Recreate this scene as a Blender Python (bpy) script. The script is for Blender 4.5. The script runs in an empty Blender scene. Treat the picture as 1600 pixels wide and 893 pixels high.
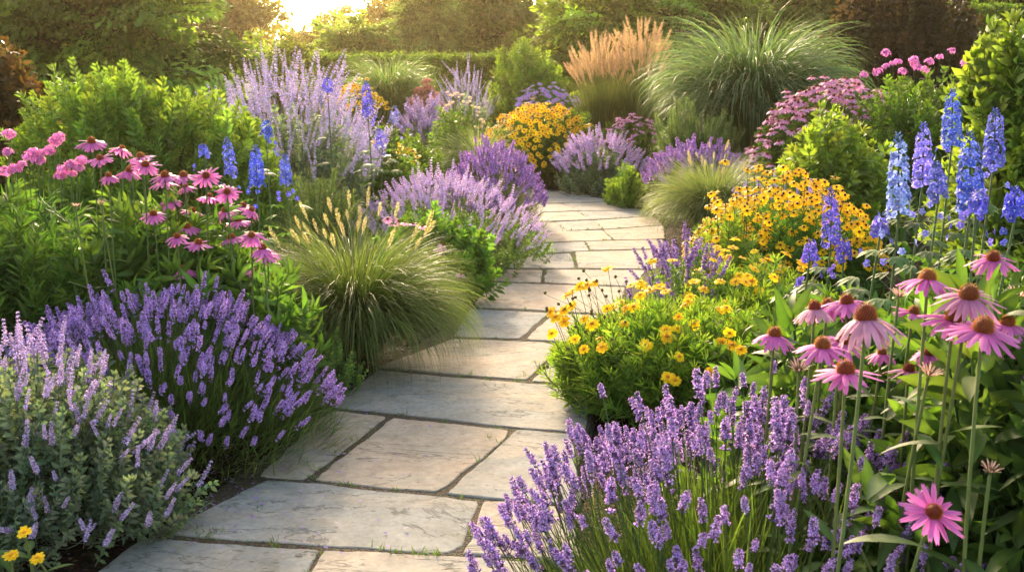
import bpy, math
import numpy as np
from mathutils import Matrix, Vector

# ------------------------------------------------------------------ camera, sky, sun, exposure
S = bpy.context.scene
COL = S.collection
FPX, PITCH, CAMH = 1570.0, math.radians(11), 1.6
cam = bpy.data.cameras.new("camera"); cam_o = bpy.data.objects.new("camera", cam); COL.objects.link(cam_o)
cam.sensor_width = 36; cam.lens = FPX / 1600 * 36; cam.clip_start = 0.05; cam.clip_end = 600
cam_o.location = (0, 0, CAMH); cam_o.rotation_euler = (math.radians(90) - PITCH, 0, 0)
cam.dof.use_dof = True; cam.dof.focus_distance = 4.5; cam.dof.aperture_fstop = 11.0
S.camera = cam_o

SUN_EL, SUN_AZ = math.radians(22), math.radians(-11)          # azimuth from +Y, positive to the right
world = bpy.data.worlds.new("World"); S.world = world; world.use_nodes = True
wn = world.node_tree; bg = wn.nodes["Background"]
sky = wn.nodes.new("ShaderNodeTexSky"); sky.sky_type = 'NISHITA'; sky.sun_disc = False
sky.sun_elevation = SUN_EL; sky.sun_rotation = SUN_AZ; sky.dust_density = 3.0; sky.ozone_density = 0.6; sky.air_density = 1.0
warm = wn.nodes.new("ShaderNodeMix"); warm.data_type = 'RGBA'; warm.blend_type = 'MULTIPLY'
warm.inputs[0].default_value = 1.0; warm.inputs[7].default_value = (1.0, 0.87, 0.68, 1)
wn.links.new(sky.outputs[0], warm.inputs[6]); wn.links.new(warm.outputs[2], bg.inputs[0])
bg.inputs[1].default_value = 0.15
sl = bpy.data.lights.new("sun", 'SUN'); sl.energy = 2.0; sl.angle = math.radians(5.0); sl.color = (1.0, 0.80, 0.55)
sun_o = bpy.data.objects.new("sun", sl); COL.objects.link(sun_o)
sun_dir = Vector((math.sin(SUN_AZ) * math.cos(SUN_EL), math.cos(SUN_AZ) * math.cos(SUN_EL), math.sin(SUN_EL)))
sun_o.rotation_euler = sun_dir.to_track_quat('Z', 'Y').to_euler(); sun_o.location = (0, 0, 30)
S.view_settings.view_transform = 'Standard'; S.view_settings.look = 'None'
S.view_settings.exposure = 2.4; S.view_settings.gamma = 1.0; S.view_settings.use_curve_mapping = False
S.render.engine = 'CYCLES'
S.cycles.max_bounces = 8; S.cycles.transmission_bounces = 6; S.cycles.diffuse_bounces = 4; S.cycles.transparent_max_bounces = 4
S.cycles.use_denoising = True

# ------------------------------------------------------------------ pixel of the photograph <-> place in the garden
def ray(px, py):
    r = (px - 800) / FPX; v = (446.5 - py) / FPX
    return r, math.cos(PITCH) + v * math.sin(PITCH), -math.sin(PITCH) + v * math.cos(PITCH)
def at(px, py, Y):
    a, b, c = ray(px, py); t = Y / b
    return np.array([a * t, Y, CAMH + c * t])
def on_ground(px, py, z=0.0):
    a, b, c = ray(px, py); t = (z - CAMH) / c
    return np.array([a * t, b * t])

# ------------------------------------------------------------------ materials
MATS = {}
def nodes_mat(name):
    m = bpy.data.materials.new(name); m.use_nodes = True
    nt = m.node_tree; nt.nodes.clear()
    return m, nt, (lambda t, **k: _n(nt, t, **k))
def _n(nt, t, **k):
    n = nt.nodes.new(t)
    for a, b in k.items(): setattr(n, a, b)
    return n
def plant_mat(name, trans, rough, spec=0.3, noise=18.0, amount=0.35, boost=(1.25, 1.2, 0.6), objvar=0.12):
    m, nt, N = nodes_mat(name); L = nt.links.new
    at_ = N("ShaderNodeAttribute", attribute_name="tint")
    no = N("ShaderNodeTexNoise"); no.inputs["Scale"].default_value = noise; no.inputs["Detail"].default_value = 3
    geo = N("ShaderNodeTexCoord"); L(geo.outputs["Object"], no.inputs["Vector"])
    mr = N("ShaderNodeMapRange"); mr.inputs[3].default_value = 1 - amount; mr.inputs[4].default_value = 1 + amount
    L(no.outputs["Fac"], mr.inputs[0])
    oi = N("ShaderNodeObjectInfo"); mo = N("ShaderNodeMapRange")
    mo.inputs[3].default_value = 1 - objvar; mo.inputs[4].default_value = 1 + objvar; L(oi.outputs["Random"], mo.inputs[0])
    mu = N("ShaderNodeMath", operation='MULTIPLY'); L(mr.outputs[0], mu.inputs[0]); L(mo.outputs[0], mu.inputs[1])
    hs = N("ShaderNodeHueSaturation"); L(at_.outputs["Color"], hs.inputs["Color"]); L(mu.outputs[0], hs.inputs["Value"])
    mh = N("ShaderNodeMapRange"); mh.inputs[3].default_value = 0.5 - 0.012; mh.inputs[4].default_value = 0.5 + 0.012
    L(oi.outputs["Random"], mh.inputs[0]); L(mh.outputs[0], hs.inputs["Hue"])
    p = N("ShaderNodeBsdfPrincipled"); L(hs.outputs[0], p.inputs["Base Color"])
    p.inputs["Roughness"].default_value = rough; p.inputs["Specular IOR Level"].default_value = spec
    out = N("ShaderNodeOutputMaterial")
    if trans > 0:
        mx = N("ShaderNodeMix", data_type='RGBA', blend_type='MULTIPLY'); mx.inputs[0].default_value = 1
        mx.inputs[7].default_value = (*boost, 1); L(hs.outputs[0], mx.inputs[6])
        tr = N("ShaderNodeBsdfTranslucent"); L(mx.outputs[2], tr.inputs[0])
        ms = N("ShaderNodeMixShader"); ms.inputs[0].default_value = trans
        L(p.outputs[0], ms.inputs[1]); L(tr.outputs[0], ms.inputs[2]); L(ms.outputs[0], out.inputs[0])
    else: L(p.outputs[0], out.inputs[0])
    MATS[name] = m
plant_mat("leaf", 0.45, 0.5, 0.35, boost=(1.7, 1.75, 0.7))
plant_mat("tree_leaf", 0.48, 0.6, 0.2, 1.6, amount=0.45, boost=(1.9, 1.9, 0.7))
plant_mat("grass_blade", 0.45, 0.45, 0.35, 9.0, boost=(1.45, 1.5, 0.8))
plant_mat("petal", 0.40, 0.55, 0.2, 30.0, 0.2, boost=(1.3, 1.2, 1.25), objvar=0.10)
plant_mat("stem", 0.0, 0.6, 0.25, 25.0)
plant_mat("seed_head", 0.0, 0.6, 0.2, 60.0, 0.25)
plant_mat("bark", 0.0, 0.9, 0.1, 14.0, 0.5)
MID = ["leaf", "grass_blade", "petal", "stem", "seed_head", "bark", "tree_leaf"]
LEAF, GRASS, PETAL, STEM, SEED, BARK, TREE = range(7)

def stone_mat():
    m, nt, N = nodes_mat("riven_sandstone"); L = nt.links.new
    tc = N("ShaderNodeTexCoord"); oi = N("ShaderNodeObjectInfo")
    add = N("ShaderNodeVectorMath", operation='ADD'); sc = N("ShaderNodeVectorMath", operation='SCALE')
    cmb = N("ShaderNodeCombineXYZ"); L(oi.outputs["Random"], cmb.inputs[0]); L(oi.outputs["Random"], cmb.inputs[1]); L(oi.outputs["Random"], cmb.inputs[2])
    L(cmb.outputs[0], sc.inputs[0]); sc.inputs["Scale"].default_value = 37.0
    L(tc.outputs["Object"], add.inputs[0]); L(sc.outputs[0], add.inputs[1])
    st = N("ShaderNodeMapping"); st.inputs["Scale"].default_value = (0.9, 2.3, 1.0); L(add.outputs[0], st.inputs[0])
    def noise(scale, detail, dist=0.0, src=st, rough=0.6):
        n = N("ShaderNodeTexNoise"); n.inputs["Scale"].default_value = scale; n.inputs["Detail"].default_value = detail
        n.inputs["Distortion"].default_value = dist; n.inputs["Roughness"].default_value = rough; L(src.outputs[0], n.inputs["Vector"]); return n
    big = noise(1.6, 5, 0.6); fine = noise(42, 6, src=add); mid = noise(5.5, 8, 0.8, src=add)
    cr = N("ShaderNodeValToRGB"); e = cr.color_ramp
    e.elements[0].position = 0.30; e.elements[0].color = (0.24, 0.245, 0.24, 1)
    e.elements[1].position = 0.72; e.elements[1].color = (0.365, 0.295, 0.235, 1)
    k = e.elements.new(0.5); k.color = (0.32, 0.287, 0.245, 1)
    # each slab leans towards grey or buff
    shift = N("ShaderNodeMapRange"); shift.inputs[3].default_value = -0.22; shift.inputs[4].default_value = 0.20; L(oi.outputs["Random"], shift.inputs[0])
    ad = N("ShaderNodeMath", operation='ADD'); L(big.outputs["Fac"], ad.inputs[0]); L(shift.outputs[0], ad.inputs[1]); L(ad.outputs[0], cr.inputs[0])
    def line(n, c, w):                                            # thin lines where a noise crosses a level
        s = N("ShaderNodeMath", operation='SUBTRACT'); L(n.outputs["Fac"], s.inputs[0]); s.inputs[1].default_value = c
        a = N("ShaderNodeMath", operation='ABSOLUTE'); L(s.outputs[0], a.inputs[0])
        r = N("ShaderNodeMapRange"); r.inputs[1].default_value = 0.0; r.inputs[2].default_value = w; L(a.outputs[0], r.inputs[0]); return r
    layer = noise(1.1, 9, 0.9, rough=0.55); l1 = line(layer, 0.56, 0.008); l2 = line(layer, 0.42, 0.007)
    gate = noise(1.9, 2); gm = N("ShaderNodeMapRange"); gm.inputs[1].default_value = 0.50; gm.inputs[2].default_value = 0.60; L(gate.outputs["Fac"], gm.inputs[0])
    mn = N("ShaderNodeMath", operation='MINIMUM'); L(l1.outputs[0], mn.inputs[0]); L(l2.outputs[0], mn.inputs[1])
    mxx = N("ShaderNodeMath", operation='MAXIMUM'); L(mn.outputs[0], mxx.inputs[0]); L(gm.outputs[0], mxx.inputs[1])
    spec = N("ShaderNodeMapRange"); spec.inputs[3].default_value = 0.62; spec.inputs[4].default_value = 1.30; L(fine.outputs["Fac"], spec.inputs[0])
    midr = N("ShaderNodeMapRange"); midr.inputs[1].default_value = 0.25; midr.inputs[2].default_value = 0.7; midr.inputs[3].default_value = 0.70; midr.inputs[4].default_value = 1.08; L(mid.outputs["Fac"], midr.inputs[0])
    crk = N("ShaderNodeMapRange"); crk.inputs[3].default_value = 0.48; crk.inputs[4].default_value = 1.0; L(mxx.outputs[0], crk.inputs[0])
    m1 = N("ShaderNodeMath", operation='MULTIPLY'); L(spec.outputs[0], m1.inputs[0]); L(midr.outputs[0], m1.inputs[1])
    m2 = N("ShaderNodeMath", operation='MULTIPLY'); L(m1.outputs[0], m2.inputs[0]); L(crk.outputs[0], m2.inputs[1])
    pn = noise(30, 3, 0.3, rough=.5); pr = N("ShaderNodeMapRange"); pr.inputs[1].default_value = .64; pr.inputs[2].default_value = .70; pr.inputs[3].default_value = 1.0; pr.inputs[4].default_value = .50; L(pn.outputs["Fac"], pr.inputs[0])
    m3 = N("ShaderNodeMath", operation='MULTIPLY'); L(m2.outputs[0], m3.inputs[0]); L(pr.outputs[0], m3.inputs[1])
    ln = noise(5.0, 6, 0.4, src=add); lr = N("ShaderNodeMapRange"); lr.inputs[1].default_value = .60; lr.inputs[2].default_value = .72; lr.inputs[3].default_value = 0; lr.inputs[4].default_value = .55; L(ln.outputs["Fac"], lr.inputs[0])
    li = N("ShaderNodeMix", data_type='RGBA'); L(lr.outputs[0], li.inputs[0]); L(cr.outputs[0], li.inputs[6]); li.inputs[7].default_value = (.21, .20, .155, 1)
    hs = N("ShaderNodeHueSaturation"); L(li.outputs[2], hs.inputs["Color"]); L(m3.outputs[0], hs.inputs["Value"])
    p = N("ShaderNodeBsdfPrincipled"); p.inputs["Roughness"].default_value = 0.9; p.inputs["Specular IOR Level"].default_value = 0.12; L(hs.outputs[0], p.inputs["Base Color"])
    # riven terraces: the layer noise stepped
    stp = N("ShaderNodeMath", operation='SNAP'); L(layer.outputs["Fac"], stp.inputs[0]); stp.inputs[1].default_value = 0.09
    h1 = N("ShaderNodeMath", operation='MULTIPLY_ADD'); L(mid.outputs["Fac"], h1.inputs[0]); h1.inputs[1].default_value = 0.16; L(stp.outputs[0], h1.inputs[2])
    h2 = N("ShaderNodeMath", operation='MULTIPLY_ADD'); L(fine.outputs["Fac"], h2.inputs[0]); h2.inputs[1].default_value = 0.09; L(h1.outputs[0], h2.inputs[2])
    h3 = N("ShaderNodeMath", operation='MULTIPLY_ADD'); L(mxx.outputs[0], h3.inputs[0]); h3.inputs[1].default_value = 0.12; L(h2.outputs[0], h3.inputs[2])
    b = N("ShaderNodeBump"); b.inputs["Strength"].default_value = 0.5; b.inputs["Distance"].default_value = 0.03; L(h3.outputs[0], b.inputs["Height"])
    L(b.outputs[0], p.inputs["Normal"]); out = N("ShaderNodeOutputMaterial"); L(p.outputs[0], out.inputs[0]); return m
def earth_mat(name, c0, c1, c2, scale, bump):
    m, nt, N = nodes_mat(name); L = nt.links.new
    tc = N("ShaderNodeTexCoord"); n1 = N("ShaderNodeTexNoise"); n1.inputs["Scale"].default_value = scale; n1.inputs["Detail"].default_value = 8; L(tc.outputs["Object"], n1.inputs["Vector"])
    v = N("ShaderNodeTexVoronoi"); v.inputs["Scale"].default_value = scale * 2.2; L(tc.outputs["Object"], v.inputs["Vector"])
    cr = N("ShaderNodeValToRGB"); e = cr.color_ramp; e.elements[0].position = .3; e.elements[0].color = (*c0, 1); e.elements[1].position = .75; e.elements[1].color = (*c2, 1)
    k = e.elements.new(.52); k.color = (*c1, 1); L(n1.outputs["Fac"], cr.inputs[0])
    mx = N("ShaderNodeMix", data_type='RGBA', blend_type='MULTIPLY'); mx.inputs[0].default_value = 0.5; L(cr.outputs[0], mx.inputs[6]); L(v.outputs["Color"], mx.inputs[7])
    p = N("ShaderNodeBsdfPrincipled"); p.inputs["Roughness"].default_value = .95; p.inputs["Specular IOR Level"].default_value = .1; L(mx.outputs[2], p.inputs["Base Color"])
    ad = N("ShaderNodeMath", operation='MULTIPLY_ADD'); L(v.outputs["Distance"], ad.inputs[0]); ad.inputs[1].default_value = .8; L(n1.outputs["Fac"], ad.inputs[2])
    b = N("ShaderNodeBump"); b.inputs["Distance"].default_value = bump; L(ad.outputs[0], b.inputs["Height"]); L(b.outputs[0], p.inputs["Normal"])
    out = N("ShaderNodeOutputMaterial"); L(p.outputs[0], out.inputs[0]); return m
STONE = stone_mat()
SOIL = earth_mat("bark_mulch_soil", (.018, .012, .008), (.045, .028, .018), (.085, .055, .038), 26, .03)
GRIT = earth_mat("joint_grit", (.06, .05, .04), (.12, .10, .075), (.20, .165, .125), 70, .012)

# ------------------------------------------------------------------ geometry collector
F32 = np.float32
def nrm(v): return v / np.maximum(np.linalg.norm(v, axis=-1, keepdims=True), 1e-9)
class Geo:
    def __init__(s): s.p = []; s.n = 0; s._k = None
    def add(s, V, Q=None, T=None, C=(1, 1, 1), m=0):
        V = np.asarray(V, F32).reshape(-1, 3); k = len(V)
        C = np.ascontiguousarray(np.broadcast_to(np.asarray(C, F32), (k, 3)))
        Q = np.zeros((0, 4), np.int32) if Q is None else np.asarray(Q, np.int32).reshape(-1, 4)
        T = np.zeros((0, 3), np.int32) if T is None else np.asarray(T, np.int32).reshape(-1, 3)
        qm = np.broadcast_to(np.asarray(m, np.int32), (len(Q),)); tm = np.broadcast_to(np.asarray(m, np.int32), (len(T),))
        s.p.append((V, C, Q + s.n, T + s.n, qm, tm)); s.n += k; s._k = None; return s
    def arr(s):
        if s._k is None:
            if not s.p: s.add(np.zeros((0, 3)))
            s._k = tuple(np.concatenate([q[i] for q in s.p]) for i in range(6)); s.p = [s._k]
        return s._k
    def merge(s, g, off=(0, 0, 0)):
        V, C, Q, T, qm, tm = g.arr(); s.p.append((V + np.asarray(off, F32), C, Q + s.n, T + s.n, qm, tm)); s.n += len(V); s._k = None
    def scatter(s, src, pos, R, sc=1.0, tint=(1, 1, 1)):
        srcs = src if isinstance(src, (list, tuple)) else [src]
        pos = np.asarray(pos, F32); m = len(pos)
        if m == 0: return
        sc = np.broadcast_to(np.asarray(sc, F32), (m,)); tint = np.broadcast_to(np.asarray(tint, F32), (m, 3)); R = np.broadcast_to(np.asarray(R, F32), (m, 3, 3))
        for k, g in enumerate(srcs):
            sel = slice(k, None, len(srcs)); P = pos[sel]; q = len(P)
            if not q: continue
            V, C, Q, T, qm, tm = g.arr(); n = len(V)
            W = np.einsum('mij,nj->mni', R[sel] * sc[sel][:, None, None], V) + P[:, None]
            off = (np.arange(q, dtype=np.int32) * n)[:, None, None] + s.n
            s.p.append((W.reshape(-1, 3), (C[None] * tint[sel][:, None]).reshape(-1, 3), (Q[None] + off).reshape(-1, 4), (T[None] + off).reshape(-1, 3), np.tile(qm, q), np.tile(tm, q)))
            s.n += n * q; s._k = None
    def mesh(s, name, origin=(0, 0, 0), smooth=True):
        V, C, Q, T, qm, tm = s.arr(); me = bpy.data.meshes.new(name)
        V = V - np.asarray(origin, F32)
        me.vertices.add(len(V)); me.vertices.foreach_set("co", np.ascontiguousarray(V, F32).ravel())
        nl = len(Q) * 4 + len(T) * 3; me.loops.add(nl)
        me.loops.foreach_set("vertex_index", np.concatenate([Q.ravel(), T.ravel()]).astype(np.int32))
        me.polygons.add(len(Q) + len(T))
        me.polygons.foreach_set("loop_start", np.concatenate([np.arange(len(Q)) * 4, len(Q) * 4 + np.arange(len(T)) * 3]).astype(np.int32))
        ids = np.concatenate([qm, tm]); used = np.unique(ids); remap = np.zeros(len(MID), np.int32)
        for k, u in enumerate(used): remap[u] = k; me.materials.append(MATS[MID[u]])
        me.polygons.foreach_set("material_index", remap[ids]); me.polygons.foreach_set("use_smooth", np.full(len(ids), smooth))
        a = me.attributes.new("tint", 'FLOAT_COLOR', 'POINT')
        a.data.foreach_set("color", np.concatenate([C, np.ones((len(C), 1), F32)], 1).ravel())
        me.update(calc_edges=True); return me

def frames(d, roll=None):                                        # local y runs along d, local z is the upper face
    d = nrm(np.asarray(d, float)); z = np.zeros_like(d); z[:, 2] = 1
    x = np.cross(d, z); n = np.linalg.norm(x, axis=1, keepdims=True); x = np.where(n < 1e-3, [[1, 0, 0]], x / np.maximum(n, 1e-9)); u = np.cross(x, d)
    if roll is not None:
        c, s_ = np.cos(roll)[:, None], np.sin(roll)[:, None]; x, u = x * c + u * s_, u * c - x * s_
    return np.stack([x, d, u], 2)
def frames_z(d, spin):                                           # local z runs along d
    F = frames(d, spin); return np.stack([F[:, :, 0], -F[:, :, 2], F[:, :, 1]], 2)
def grid_q(nx, ny):
    i, j = np.meshgrid(np.arange(nx), np.arange(ny)); a = (j * (nx + 1) + i).ravel()
    return np.stack([a, a + 1, a + nx + 2, a + nx + 1], 1)
def leaf(w=.25, nx=2, ny=4, fold=.25, curl=.3, a=.7, b=.8, col=(.06, .11, .03), rib=1.25, m=LEAF, wave=0.0):
    g = Geo(); t = np.linspace(0, 1, ny + 1); W = t ** a * (1 - t) ** b; W = W / W.max() * w / 2
    W[0] = w * .05; s = np.linspace(-1, 1, nx + 1)
    X = s[None] * W[:, None]; Y = np.repeat((t * (1 - .12 * curl * t))[:, None], nx + 1, 1)
    Z = fold * np.abs(X) - curl * (t ** 2)[:, None] + wave * np.sin(t * 9)[:, None] * s[None] * W[:, None]
    C = np.asarray(col)[None, None] * np.where(np.abs(s) < .1, rib, 1.0)[None, :, None] * np.ones((ny + 1, 1, 1))
    return g.add(np.stack([X, Y, Z], 2), grid_q(nx, ny), C=C.reshape(-1, 3), m=m)
def tubes(g, P, r, col=(.06, .1, .03), sides=3, m=STEM):         # P (m,k,3)
    P = np.asarray(P, float); M, K = P.shape[:2]; r = np.broadcast_to(np.asarray(r, float), (M, K))
    d = nrm(np.gradient(P, axis=1)); ref = np.where(np.abs(d[..., 2:3]) > .9, [1., 0, 0], [0, 0, 1.]); x = nrm(np.cross(d, ref)); y = np.cross(d, x)
    an = np.arange(sides) / sides * 2 * np.pi
    V = P[:, :, None] + r[..., None, None] * (x[:, :, None] * np.cos(an)[:, None] + y[:, :, None] * np.sin(an)[:, None])
    k, s_ = np.meshgrid(np.arange(K - 1), np.arange(sides), indexing='ij'); a = (k * sides + s_).ravel(); b = (k * sides + (s_ + 1) % sides).ravel()
    q = np.stack([a, b, b + sides, a + sides], 1)[None] + (np.arange(M) * K * sides)[:, None, None]
    col = np.asarray(col, float); C = np.broadcast_to(col if col.ndim == 3 else (col[:, None] if col.ndim == 2 else col), (M, K, 3))
    g.add(V.reshape(-1, 3), q.reshape(-1, 4), C=np.repeat(C.reshape(-1, 3), sides, 0), m=m)
def bez(a, c, b, k):
    t = np.linspace(0, 1, k)[None, :, None]; return a[:, None] * (1 - t) ** 2 + 2 * c[:, None] * t * (1 - t) + b[:, None] * t ** 2
def blades(g, base, az, el, bend, L, W, k=7, c0=(.05, .09, .02), c1=(.12, .16, .05), m=GRASS, pw=1.3, twist=0.5, rng=None):
    M = len(base); tt = np.linspace(0, 1, k + 1); e = el[:, None] - bend[:, None] * tt[None] ** pw
    h = np.stack([np.cos(az), np.sin(az), np.zeros(M)], 1); up = np.array([0, 0, 1.])
    st = (np.cos(e)[..., None] * h[:, None] + np.sin(e)[..., None] * up) * (L / k)[:, None, None]
    P = base[:, None] + np.concatenate([np.zeros((M, 1, 3)), np.cumsum(st[:, :-1], 1)], 1)
    side = np.cross(h, up); tw = (rng.normal(0, twist, M) if rng is not None else np.zeros(M))[:, None] * tt[None]
    nrmv = nrm(np.cross(np.broadcast_to(side[:, None], st.shape), st)); sd = side[:, None] * np.cos(tw)[..., None] + nrmv * np.sin(tw)[..., None]
    w = W[:, None] * np.minimum(1, (1 - tt) * 2.2)[None] * (.6 + .4 * np.minimum(1, tt * 5))[None] / 2
    V = np.stack([P - sd * w[..., None], P + sd * w[..., None]], 2)
    a = np.arange(k) * 2; q = np.stack([a, a + 1, a + 3, a + 2], 1)[None] + (np.arange(M) * (k + 1) * 2)[:, None, None]
    c0 = np.broadcast_to(np.asarray(c0, float), (M, 3)); c1 = np.broadcast_to(np.asarray(c1, float), (M, 3))
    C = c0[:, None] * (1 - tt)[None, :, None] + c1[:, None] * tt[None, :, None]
    g.add(V.reshape(-1, 3), q.reshape(-1, 4), C=np.repeat(C.reshape(-1, 3), 2, 0), m=m); return P
def jitter(rng, n, col, v=.18, h=.07):                            # a colour per instance
    c = np.asarray(col, float)[None] * np.exp(rng.normal(0, v, (n, 1))) * np.exp(rng.normal(0, h, (n, 3))); return c
def spin_dir(rng, n, tilt):                                       # unit vectors about +z
    az = rng.uniform(0, 2 * np.pi, n); t = np.abs(rng.normal(0, tilt, n)); return np.stack([np.sin(t) * np.cos(az), np.sin(t) * np.sin(az), np.cos(t)], 1)

# ------------------------------------------------------------------ objects
def tag(o, label=None, cat=None, group=None, kind=None):
    if label: o["label"] = label
    if cat: o["category"] = cat
    if group: o["group"] = group
    if kind: o["kind"] = kind
    return o
def thing(name, label, cat, loc, group=None):
    o = bpy.data.objects.new(name, None); COL.objects.link(o); o.location = loc; o.empty_display_size = .1
    return tag(o, label, cat, group)
def part(name, geo, root, kind=None, smooth=True, label=None):
    o = bpy.data.objects.new(name, geo.mesh(name, root.location if root else (0, 0, 0), smooth)); COL.objects.link(o)
    if root: o.parent = root
    return tag(o, label=label, kind=kind)
class Kind:                                                       # one shape of flower: its mesh and its sub-part meshes, shared by all copies
    def __init__(s, name, geo, subs=()):
        s.geo = geo; s.me = geo.mesh(name); s.subs = [(n, g, g.mesh(n)) for n, g in subs]
def attach(root, name, plural, kinds, pos, R, sc, cap=100):
    pos = np.asarray(pos, float); m = len(pos); sc = np.broadcast_to(np.asarray(sc, float), (m,))
    order = np.argsort(np.linalg.norm(pos - np.array([0, 0, CAMH]), axis=1) - 1.0 * pos[:, 2]); base = np.array(root.location)
    for i in order[:cap]:
        k = kinds[i % len(kinds)]; o = bpy.data.objects.new(name, k.me); COL.objects.link(o); o.parent = root
        M = np.eye(4); M[:3, :3] = R[i] * sc[i]; M[:3, 3] = pos[i] - base; o.matrix_local = Matrix(M.tolist())
        for n, _, sm in k.subs:
            c = bpy.data.objects.new(n, sm); COL.objects.link(c); c.parent = o
    rest = order[cap:]
    if len(rest):
        g = Geo()
        for j, k in enumerate(kinds):
            ii = rest[rest % len(kinds) == j]; g.scatter(k.geo, pos[ii], R[ii], sc[ii])
            for _, sg, _ in k.subs: g.scatter(sg, pos[ii], R[ii], sc[ii])
        part(plural, g, root, kind="stuff")

# ------------------------------------------------------------------ ground, path, flagstones
CL = np.array([(-1.0, -2), (-.85, 1.5), (-.64, 3.2), (-.40, 4.1), (-.25, 5.0), (0.0, 5.8), (.25, 6.5), (.40, 7.4), (.53, 8.4), (.70, 9.1), (.87, 10.4), (.98, 12.0), (1.0, 13.4), (.88, 14.8), (.30, 15.8), (-1.0, 16.4), (-3, 16.8), (-6, 17.4)])
def path_d(x, y):
    x = np.asarray(x, float); y = np.asarray(y, float); best = np.full(x.shape, 1e9)
    for (ax, ay), (bx, by) in zip(CL[:-1], CL[1:]):
        ux, uy = bx - ax, by - ay; t = np.clip(((x - ax) * ux + (y - ay) * uy) / (ux * ux + uy * uy), 0, 1)
        best = np.minimum(best, np.hypot(x - ax - t * ux, y - ay - t * uy))
    return best
def hgt(x, y):
    x = np.asarray(x, float); y = np.asarray(y, float); d = path_d(x, y); t = np.clip((d - .72) / 4.2, 0, 1); t = t * t * (3 - 2 * t)
    h = t * (.42 + .16 * (x > 0)) * np.clip(.45 + y / 12, .45, 1) + .02 * np.clip((d - .7) / .1, 0, 1)
    return h + .012 * (d > .78) * (np.sin(x * 5.1 + y * 3.3) + np.sin(x * 2.3 - y * 4.7))
def gz(x, y): return float(hgt(np.array([x]), np.array([y]))[0])
def plain(name, V, Fs, mat, parent=None, kind=None):
    me = bpy.data.meshes.new(name); me.from_pydata([tuple(map(float, v)) for v in V], [], [tuple(map(int, f)) for f in Fs]); me.materials.append(mat); me.update()
    o = bpy.data.objects.new(name, me); COL.objects.link(o)
    if parent: o.parent = parent
    return tag(o, kind=kind)
xs = np.concatenate([np.linspace(-220, -9, 22), np.linspace(-8, 8, 161), np.linspace(9, 220, 22)]); ys = np.concatenate([np.linspace(-6, 20, 209), np.linspace(21, 60, 20), np.linspace(70, 400, 14)])
XX, YY = np.meshgrid(xs, ys); ZZ = hgt(XX, YY) - .006 * (path_d(XX, YY) < .8)
o = plain("ground", np.stack([XX, YY, ZZ], 2).reshape(-1, 3), grid_q(len(xs) - 1, len(ys) - 1), SOIL, kind="structure"); o["label"] = "dark mulched soil of the flower beds"
# the bed of grit the stones lie in
cl2 = np.concatenate([np.stack([np.linspace(a[0], b[0], 8, endpoint=False), np.linspace(a[1], b[1], 8, endpoint=False)], 1) for a, b in zip(CL[:-1], CL[1:])])
for _ in range(6): cl2[1:-1] = (cl2[:-2] + cl2[1:-1] * 2 + cl2[2:]) / 4
tn = nrm(np.gradient(cl2, axis=0)); nn = np.stack([-tn[:, 1], tn[:, 0]], 1)
pv = np.concatenate([np.c_[cl2 + nn * s * .70, np.full(len(cl2), z)] for s, z in ((-1.0, .003), (-.97, .028), (.97, .028), (1.0, .003))]); n_ = len(cl2)
path = plain("path", pv, [(r * n_ + i, (r + 1) * n_ + i, (r + 1) * n_ + i + 1, r * n_ + i + 1) for r in range(3) for i in range(n_ - 1)], GRIT, kind="structure"); path["label"] = "winding flagstone path with gritty mossy joints"
SLABS = [
 [(222, 838), (335, 847), (497, 858), (440, 960), (60, 960)], [(507, 859), (712, 869), (835, 876), (862, 960), (455, 960)],
 [(415, 748), (480, 753), (690, 774), (745, 780), (724, 850), (700, 862), (500, 849), (335, 837), (240, 828), (300, 808)], [(755, 781), (888, 792), (905, 872), (722, 863), (738, 842)],
 [(515, 640), (603, 650), (474, 747), (408, 741)], [(615, 652), (795, 671), (790, 682), (682, 767), (490, 748)], [(808, 672), (895, 678), (905, 788), (698, 769)],
 [(590, 577), (692, 587), (855, 599), (925, 603), (912, 673), (800, 665), (610, 643), (520, 634)],
 [(708, 529), (847, 534), (874, 541), (822, 592), (690, 581), (594, 572)], [(887, 545), (950, 549), (942, 600), (833, 594)],
 [(736, 481), (855, 488), (811, 527), (712, 524)], [(867, 489), (960, 494), (957, 538), (825, 529)],
 [(770, 441), (850, 444), (975, 448), (965, 490), (858, 484), (741, 478)],
 [(792, 420), (846, 421), (843, 440), (772, 437)], [(856, 421), (1005, 422), (990, 446), (853, 440)],
 [(812, 400), (889, 395), (897, 418), (796, 417)], [(901, 393), (1030, 389), (1024, 419), (906, 418)],
 [(820, 381), (911, 377), (918, 390.5), (890, 391.5), (815, 397)], [(918, 376.5), (1034, 374), (1034, 387), (925, 389.5)],
 [(830, 362), (939, 359), (955, 373.5), (824, 378)], [(945, 358.5), (1034, 352), (1036, 371.5), (962, 373.5)],
 [(838, 347), (865, 347), (883, 360), (832, 360.5)], [(869, 347), (925, 344), (939, 357), (888, 359.5)], [(929, 344), (1020, 338), (1032, 350.5), (944, 356.5)],
 [(842, 332), (900, 330), (920, 342.5), (840, 345.5)], [(905, 330), (1008, 329), (1018, 336.5), (925, 342.5)],
 [(842, 319), (875, 318), (904, 328), (842, 330.5)], [(880, 317.5), (952, 316), (1000, 327.5), (910, 328.5)],
 [(836, 308), (888, 307), (942, 315), (880, 316), (840, 317.5)], [(893, 306.5), (930, 308), (965, 316), (948, 314.5)],
 [(815, 300), (868, 299), (884, 305.5), (828, 306.5)], [(873, 298.5), (900, 301), (922, 306.5), (892, 305.5)],
 [(770, 294), (830, 294), (858, 298), (806, 299)], [(745, 290), (800, 289.5), (822, 293), (762, 293.5)]]
rs = np.random.default_rng(3); EDGE = []
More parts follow.
